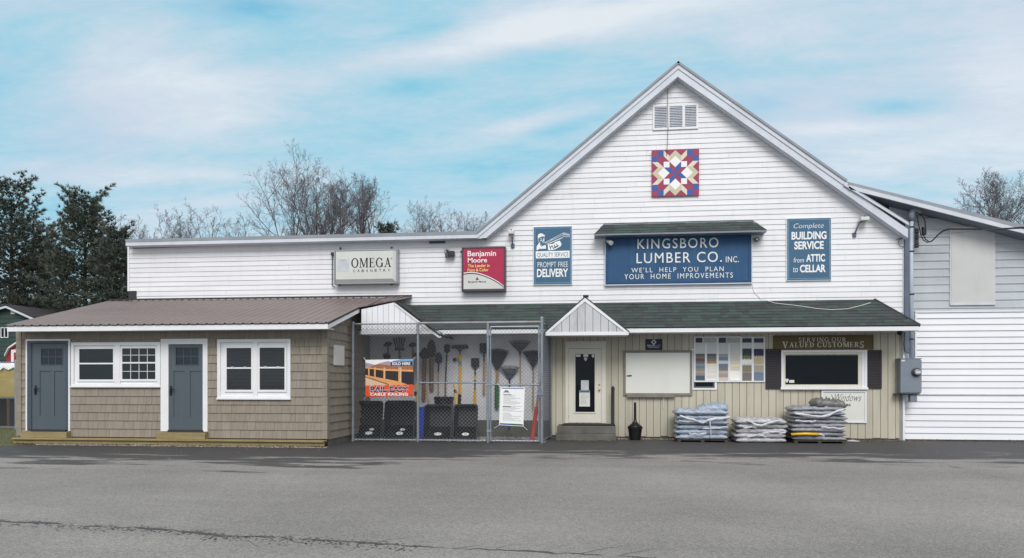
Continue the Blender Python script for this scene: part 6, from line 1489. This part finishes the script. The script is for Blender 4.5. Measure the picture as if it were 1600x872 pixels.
def wrap_strip(label, st, path, wd, seed):      # loose film torn across the front of a stack
    q_ = random.Random(seed); mb = MB(); L_ = []; Rr = []
    for k, (px, py, dy) in enumerate(path):
        p = U(px, py, st[2] - dy); w_ = wd * q_.uniform(.6, 1.2); L_.append((p[0], st[2] - dy, p[1] + w_)); Rr.append((p[0] + q_.uniform(-.02, .02), st[2] - dy - q_.uniform(0, .02), p[1] - w_))
    for i in range(len(path) - 1):
        mb.mesh([L_[i], L_[i + 1], Rr[i + 1], Rr[i], tuple(Vector(L_[i]) + Vector((0, .006, 0))), tuple(Vector(L_[i + 1]) + Vector((0, .006, 0))), tuple(Vector(Rr[i + 1]) + Vector((0, .006, 0))), tuple(Vector(Rr[i]) + Vector((0, .006, 0)))],
                [(0, 1, 2, 3), (7, 6, 5, 4), (0, 4, 5, 1), (2, 6, 7, 3)])
    tag(mb.build('plastic_wrap', M['wrap'], None, smooth=True), label, 'plastic wrap', 'loose plastic wrap on the bag stacks')
wrap_strip('torn clear wrap across the upper front of the blue-silver stack', s1, [(1062, 649, .03), (1072, 653, .045), (1084, 656, .05), (1097, 661, .06), (1106, 657, .06), (1118, 654, .05), (1130, 654, .04), (1140, 652, .02)], .035, 1)
wrap_strip('torn clear wrap across the front of the lowest stack', s2, [(1166, 657, .02), (1174, 660, .045), (1182, 664, .055), (1190, 665, .06), (1198, 662, .05), (1208, 659, .05), (1220, 657, .03)], .03, 2)
wrap_strip('torn clear wrap across the upper front of the tallest stack', s3, [(1242, 646, .03), (1256, 648, .045), (1270, 650, .05), (1284, 651, .05), (1297, 648, .05), (1308, 642, .04), (1318, 640, .02)], .035, 3)
for i_, (st_, xa_, xb_, ya_, yb_, nm_) in enumerate(((s1, 1058, 1138, 645, 684, 'blue-silver'), (s2, 1151, 1229, 658, 686, 'low pale'), (s3, 1241, 1322, 642, 686, 'tall grey'))):
    q9 = random.Random(90 + i_)
    for k_, wh in enumerate(('upper left', 'lower right', 'lower left')):
        cx_ = xa_ + (xb_ - xa_) * (.22, .75, .4)[k_]; cy_ = ya_ + (yb_ - ya_) * (.35, .6, .85)[k_]; ln_ = q9.uniform(13, 20)
        wrap_strip('wrinkled scrap of clear film clinging to the %s of the %s stack' % (wh, nm_), st_, [(cx_ - ln_ + 2 * ln_ * t_ / 6, cy_ + q9.uniform(-1.6, 1.6) + (t_ - 3) * q9.uniform(-.3, .6), .03 + .02 * math.sin(t_ * 1.7)) for t_ in range(7)], .022, 200 + i_ * 5 + k_)
mb = MB(); p, q_ = U(1109, 656, s1[2] - .055), U(1111, 684, s1[2] - .05); mb.tube([(p[0], s1[2] - .06, p[1]), (p[0] + .02, s1[2] - .065, (p[1] + q_[1]) / 2), (q_[0], s1[2] - .05, q_[1])], .016, 6)
tag(mb.build('packing_strap', M['wrap'], None), 'pale packing strap hanging down the front of the blue-silver stack', 'strap')
mb = MB(); p, q_ = U(1239, 678.3, s3[2] - .04), U(1280, 678.6, s3[2] - .05); mb.tube([(p[0] - .04, s3[2] - .03, p[1] - .01), (p[0] + .3, s3[2] - .055, p[1] + .01), (q_[0], s3[2] - .05, q_[1])], .035, 8)
tag(mb.build('yellow_strip', M['yellow'], None, smooth=True), 'bright yellow strip tucked into the front of the tallest stack', 'strip')
mb = MB(); p = G(1330, 690); mb.mesh([(p[0] - .12, p[1] - .05, .012), (p[0] + .16, p[1] - .12, .01), (p[0] + .24, p[1] + .03, .012), (p[0] - .06, p[1] + .10, .03), (p[0] + .05, p[1], .05)], [(0, 1, 4), (1, 2, 4), (2, 3, 4), (3, 0, 4), (3, 2, 1, 0)])
tag(mb.build('plastic_scrap', M['wrap'], None), 'scrap of clear plastic lying on asphalt beside the tallest stack', 'scrap')

# ------------------------------------------------------------------ beyond the shed at the left
yB = 24
t = thing('green_barn', 'dark green gabled barn far left behind the pines', 'barn', (X(8, yB), yB, 0))
x0, x1 = X(-45, yB), X(52, yB); ax, azb = U(15, 477, yB); zL = Z(-45, 493, yB); zR = Z(50, 493.5, yB)
mb = MB(); mb.prism([(x0, 0), (x1, 0), (x1, zR), (ax, azb - .1), (x0, zL)], yB, yB + 9); mb.build('wall', M['barngreen'], t)
mb = MB(); z = .2
while z < azb - .3: 
    xa_ = max(x0, ax - (azb - .15 - z) / max(1e-3, (azb - zL)) * (ax - x0)); xb_ = min(x1, ax + (azb - .15 - z) / (azb - zR) * (x1 - ax)); mb.box(xa_, xb_, yB - .02, yB - .001, z, z + .02); z += .3
mb.build('siding_lines', M['dark'], t)
mb = MB(); mb.slab([(x0 - .3, yB - .3, zL - .05), (ax, yB - .3, azb + .05), (ax, yB + 9, azb + .05), (x0 - .3, yB + 9, zL - .05)], .12); mb.slab([(ax, yB - .3, azb + .05), (x1 + .3, yB - .3, zR - .08), (x1 + .3, yB + 9, zR - .08), (ax, yB + 9, azb + .05)], .12); mb.build('roof', M['dark'], t)
mb = MB()
mb.prism([(x0 - .3, zL - .17), (ax, azb - .07), (ax, azb - .2), (x0 - .3, zL - .3)], yB - .34, yB - .3); mb.prism([(ax, azb - .07), (x1 + .3, zR - .2), (x1 + .3, zR - .33), (ax, azb - .2)], yB - .34, yB - .3); mb.build('rake_trim', M['galv_trim'], t)
a = RC(17.8, 481, 24.6, 491, yB); mb = MB(); mb.box(a[0], a[1], yB - .06, yB - .001, a[2], a[3]); mb.build('loft_vent', M['cream'], t)
a = RC(2, 511.5, 14, 528, yB); mb = MB(); mb.box(a[0], a[1], yB - .03, yB - .001, a[2], a[3]); wn = mb.build('window', M['glass'], t)
mb = MB(); mb.frame(a[0], a[1], a[2], a[3], .05, yB - .07, yB - .03); c = (a[0] + a[1]) / 2; mb.box(c - .025, c + .025, yB - .07, yB - .03, a[2], a[3]); mb.build('window_frame', M['trim'], wn)
yR = 13
t = thing('red_shed', 'small barn-red gambrel shed with white trim far left', 'shed', (X(34, yR), yR, 0))
g = [U(a, b, yR) for a, b in ((10, 557), (16, 545), (31, 535), (46, 545), (52, 557))]
mb = MB(); mb.prism([(g[0][0], 0), (g[4][0], 0)] + [g[4], g[3], g[2], g[1], g[0]], yR, yR + 3); mb.build('wall', M['barnred'], t)
mb = MB()
for p, q_ in zip(g, g[1:]): mb.prism([(p[0], p[1] + .07), (q_[0], q_[1] + .07), q_, p], yR - .15, yR + 3.1)
mb.build('roof', M['trim'], t)
a = U(18.5, 546.5, yR); b = U(44, 546.5, yR); mb = MB(); mb.frame(a[0], b[0], .1, a[1], .14, yR - .05, yR - .001); mb.build('door_frame', M['trim'], t)
mb = MB(); mb.box(a[0] + .14, b[0] - .14, yR - .02, yR - .001, .24, a[1] - .14); mb.build('door', M['barnred'], t)
yL = 3.0
t = thing('lumber_stack', 'stack of yellow lumber under a white tarp behind the far fence', 'lumber stack', (X(6, yL), yL + .6, 0))
a, b = X(-60, yL), X(23.5, yL); zt_ = Z(10, 572, yL); zb3 = Z(10, 620, yL); mb = MB(); z = zb3
while z < zt_: 
    x = a
    for i in range(3): mb.box(a + (b - a) * i / 3, a + (b - a) * (i + 1) / 3 - .02, yL - .012 * (i % 2), yL + 1.2, z, z + .035)
    z += .04
mb.build('planks', M['lumber'], t)
mb = MB()
for i in range(4): x = a + (b - a) * (i + .3) / 4; mb.box(x, x + .1, yL + .05, yL + 1.15, 0, zb3 - .002)
mb.build('bearer', M['pallet'], t)
mb = MB(); n = 22; vs = []
for i in range(n + 1):
    x = a - .1 + (b - a + .2) * i / n
    for (yy, zz) in ((yL - .06, zt_ - .10 + .05 * math.sin(i * 1.9)), (yL - .06, zt_ + .03), (yL + .3, zt_ + .12 + .03 * math.sin(i * 1.1)), (yL + 1.25, zt_ + .06), (yL + 1.27, zt_ - .3)): vs.append((x, yy + .02 * math.sin(i * 2.3), zz + .015 * math.sin(i * 3.1)))
mb.mesh(vs, [(i * 5 + j, (i + 1) * 5 + j, (i + 1) * 5 + j + 1, i * 5 + j + 1) for i in range(n) for j in range(4)]); mb.build('tarp', M['tarp'], t, smooth=True)
yC = 1.4
t = thing('chain_link_fence', 'short chain-link fence running left from behind the shed', 'fence', (X(10, yC), yC, 0))
a, b = X(-160, yC), X(25, yC); zt_ = Z(20, 566.5, yC)
mb = MB(); mb.tube([(b, yC, 0), (b, yC, zt_ + .04)], .042, 10); mb.lathe([(.048, 0), (.04, .04), (.005, .06)], b, yC, 10, zt_ + .04); mb.build('post', M['galv'], t)
mb = MB(); mb.tube([(a, yC, 0), (a, yC, zt_ + .04)], .042, 10); mb.build('post', M['galv'], t)
for zz in (zt_, Z(10, 622, yC), .08): mb = MB(); mb.tube([(a, yC, zz), (b, yC, zz)], .02, 8); mb.build('rail', M['galv'], t)
mb = MB(); link_mesh(mb, a, b, .05, zt_, lambda u, z, s: (u, yC - .024 - s * .007, z)); mb.build('wire_mesh', M['wire'], t)

# ------------------------------------------------------------------ trees
def pine(label, px, top, yy, width, seed, m='needle', name='pine_tree', base_frac=.18, dens=1.0, lean=0):
    q_ = random.Random(seed); x = X(px, yy); h = Z(px, top, yy) * .90; t = thing(name, label, 'tree', (x, yy, 0), 'evergreens behind the shed' if name == 'pine_tree' else None)
    pxm = (X(px + 50, yy) - x) / 50; Wd = width * pxm / 2 * 1.4
    mb = MB(); mb.tube([(0, 0, 0), (lean * .3, 0, h * .35), (lean * .7, 0, h * .7), (lean, 0, h * .98)], max(.22, h * .018), 8, .03); 
    cr = MB(); z = h * base_frac; rows = 0; tris = []
    while z < h * .985:
        f = (z - h * base_frac) / (h * (1 - base_frac)); nb = q_.choice((5, 6, 7, 8)); a0 = q_.uniform(0, 6.3)
        prof = (math.sin(math.pi * min(1, (f * .80 + .20))) ** .8) * .95 + .05
        if f > .6: prof = max(prof, .40)
        for k in range(nb):
            an = a0 + 6.283 * k / nb + q_.uniform(-.35, .35); L = Wd * prof * q_.uniform(.4, 1.15)
            up = .10 + .95 * f * f + q_.uniform(-.12, .15); lx = lean * z / h
            d = Vector((math.cos(an), math.sin(an), 0)); p0 = Vector((lx, 0, z)); pts = []
            for s in range(5):
                u = s / 4; pts.append(p0 + d * L * u + Vector((0, 0, L * (up * u - .22 * u * (1 - u) * (1 - f)))))
            mb.tube(pts, .045 * (1 - f) + .022, 4, .008, caps=False)
            nt = max(4, int(L * 7.0 * dens))
            for c in range(nt):
                u = .28 + .72 * (c + q_.random()) / nt; i = min(3, int(u * 4)); w_ = u * 4 - i; p = pts[i].lerp(pts[i + 1], w_)
                side = d.cross(Vector((0, 0, 1))) * q_.uniform(-1, 1) * L * .36 * (1.2 - u * .6) + d * q_.uniform(-.1, .1); p = p + side + Vector((0, 0, q_.uniform(-.05, .16) + abs(side.length) * .12))
                bd = (d * .9 + side * .8 + Vector((0, 0, .45 + .5 * f))).normalized()
                for nn in range(16):
                    v = (bd + Vector((q_.gauss(0, .55), q_.gauss(0, .55), q_.gauss(.1, .45)))).normalized(); l = q_.uniform(.20, .40)
                    o_ = v.cross(Vector((q_.gauss(0, 1), q_.gauss(0, 1), q_.gauss(0, 1)))).normalized() * .024; b_ = p + v * l * .1
                    cr.face([b_ - o_, b_ + o_, p + v * l])
        z += h * q_.uniform(.022, .040)
    mb.build('trunk', M['barkdark'], t, local=True); cr.build('crown', M[m], t, local=True)
    return t
pine('tall dark white pine standing leftmost behind the green barn', 18, 262, 33, 120, 1, dens=1.7, base_frac=.12)
pine('broad white pine in the middle of the evergreens behind the shed roof', 133, 287, 31, 112, 2, dens=1.9, base_frac=.10)
pine('narrow white pine nearest the wall of the low wing', 182, 338, 29, 72, 3, dens=1.8, base_frac=.12)
pine('slender pine half hidden between the two large pines', 66, 350, 38, 84, 5, dens=1.4)
pine('small round dark spruce showing above the low roof among bare trees', 604, 326, 24, 54, 4, 'needle2', 'spruce_tree', .2, 1.5)
def bare(label, px, top, yy, width, seed, stems=1, lean=0.0, upright=.55, depth=5, group='bare trees behind the store', dens=1.0, fork=.25):
    q_ = random.Random(seed); x = X(px, yy); h = Z(px, top, yy) * (.87 if width > 44 and top < 320 else .95); pxm = (X(px + 50, yy) - x) / 50; Wd = width * pxm / 2
    t = thing('bare_tree', label, 'tree', (x, yy, 0), group); tr, cr = MB(), MB()
    def stem(p, d, L, r, r1, n, wob, rise, lev):
        pts = [p.copy()]; dd = d.copy()
        for i in range(n):
            dd = (dd + Vector((q_.gauss(0, wob), q_.gauss(0, wob), q_.gauss(rise, wob)))).normalized(); p = p + dd * (L / n); pts.append(p.copy())
        (tr if lev == 0 else cr).tube(pts, r, 7 if lev == 0 else (4 if lev < 3 else 3), r1, caps=False); return pts
    def side(pts, u): n = len(pts) - 1; i = min(n - 1, int(u * n)); return pts[i].lerp(pts[i + 1], u * n - i), (pts[i + 1] - pts[i]).normalized()
    kids = (0, int(7 * dens), int(7 * dens), 5, 3)
    def grow(pts, L, r, lev, a0):
        if lev >= depth: return
        for k in range(kids[lev] if lev < 5 else 2):
            u = .16 + .84 * (k + q_.random() * .9) / kids[min(lev, 4)]; b, ax_ = side(pts, min(u, .999))
            perp = ax_.orthogonal().normalized(); perp.rotate(Matrix.Rotation(a0 + k * 2.4 + q_.uniform(-.5, .5), 3, ax_)); an = q_.uniform(.5, .95)
            nd = (ax_ * math.cos(an) + perp * math.sin(an) + Vector((0, 0, .12))).normalized(); l = L * q_.uniform(.34, .56) * (1.15 - .5 * u); rr_ = max(.0055, r * .5 * (1 - .45 * u))
            grow(stem(b, nd, l, rr_, rr_ * .45, 4 if lev < 2 else 3, .10, .04, lev), l, rr_, lev + 1, q_.uniform(0, 6))
    for s in range(stems):
        a = 6.28 * s / max(1, stems) + .4; off = Vector((math.cos(a), math.sin(a), 0)) * (.25 if stems > 1 else 0)
        d = Vector((lean + (math.cos(a) * .10 if stems > 1 else 0), (math.sin(a) * .10 if stems > 1 else 0), 1)).normalized()
        H_ = h * (.92 if s == 0 else q_.uniform(.8, .92)); r0 = max(.06, h * .0145); tp = stem(off, d, H_, r0, .02, 12, .035, .0, 0); nb = int((22 if depth > 4 else 13) * dens / (1 if stems == 1 else 1.5))
        for k in range(nb):
            u = fork + (.99 - fork) * (k + q_.random()) / nb; b, ax_ = side(tp, u); g_ = (u - fork) / (1 - fork)
            env = Wd * math.sqrt(max(.03, 1 - ((g_ - .38) / .66) ** 2)) * q_.uniform(.75, 1.1); el_ = q_.uniform(.45, .85) + .45 * upright + .35 * g_; az_ = k * 2.4 + q_.uniform(-.5, .5)
            nd = Vector((math.cos(az_) * math.cos(el_), math.sin(az_) * math.cos(el_), math.sin(el_))); l = min(env / max(.25, math.cos(el_)), (h - b.z) / max(.3, math.sin(el_)) * 1.02 + .3); rr_ = max(.012, min(r0 * (1 - u) * .75 + .012, l * .016))
            grow(stem(b, nd, l, rr_, .008, 6, .06, .035, 1), l, rr_, 1, q_.uniform(0, 6))
    tr.build('trunk', M['bark'], t, local=True); cr.build('crown', M['twig'], t, local=True)
    return t
bare('large spreading bare tree with the widest crown above the low roof', 477, 224, 26, 124, 11, 2, -.03, .42, dens=1.05)
bare('tall narrow bare tree just right of the widest crown', 511, 226, 28, 50, 12, 1, -.01, .8, dens=1.0)
bare('tall slim bare tree in the middle of the group', 538, 232, 27, 50, 13, 1, .0, .75, dens=1.0)
bare('straight bare tree with forked top, right of the middle', 563, 240, 27, 50, 14, 1, .01, .7, dens=1.0)
bare('lower bare tree beside the small spruce', 592, 268, 26, 60, 15, 1, .03, .6, dens=.72)
bare('young bare tree behind the small spruce', 576, 310, 30, 36, 16, 1, .0, .7, 4)
for i, (px, tp, wd, lb) in enumerate(((652, 335, 56, 'low bare tree right of the small spruce'), (682, 313, 70, 'bushy bare tree tallest in the thicket left of the gable'), (712, 333, 52, 'low bare tree near the foot of the gable rake'), (737, 344, 40, 'smallest bare tree at the foot of the gable rake'))):
    bare(lb, px, tp, 30, wd * 1.1, 30 + i, 3, 0, .6, 5, dens=.8, fork=.4)
for i, (px, tp, wd, lb) in enumerate(((232, 345, 34, 'leftmost low bare tree over the wing roof'), (258, 338, 36, 'spreading low bare tree over the left part of the wing roof'), (296, 328, 44, 'tallest of the low bare trees over the wing roof'), (330, 338, 36, 'slim low bare tree over the middle of the wing roof'), (362, 352, 30, 'small bare tree over the wing roof left of the big tree'), (392, 358, 24, 'smallest bare tree over the wing roof beside the big tree'))):
    bare(lb, px, tp - 4, 34, wd * 1.25, 40 + i, 3, 0, .5, 5, dens=.8, fork=.5)
bare('large bare tree above the right end of the annex roof', 1566, 248, 24, 120, 61, 1, -.03, .42, dens=1.2)
bare('bare tree at the right edge of the view beyond the annex', 1612, 238, 26, 110, 62, 1, .02, .45)
bare('lower bare tree left of the large one above the annex roof', 1516, 292, 26, 60, 63, 1, .04, .5, 4)
for i, (px, tp, lb) in enumerate(((1332, 270, 'thin sapling just right of the gable slope'), (1367, 258, 'tallest thin sapling above the annex roof'), (1386, 278, 'short sapling above the annex roof'), (1478, 300, 'lone wispy sapling before the large right tree'))):
    bare(lb, px, tp, 24, 34, 70 + i, 1, 0, .75, 4, dens=.8, fork=.5)
for o in bpy.data.objects:
    if o.type == 'MESH': o.data.update()
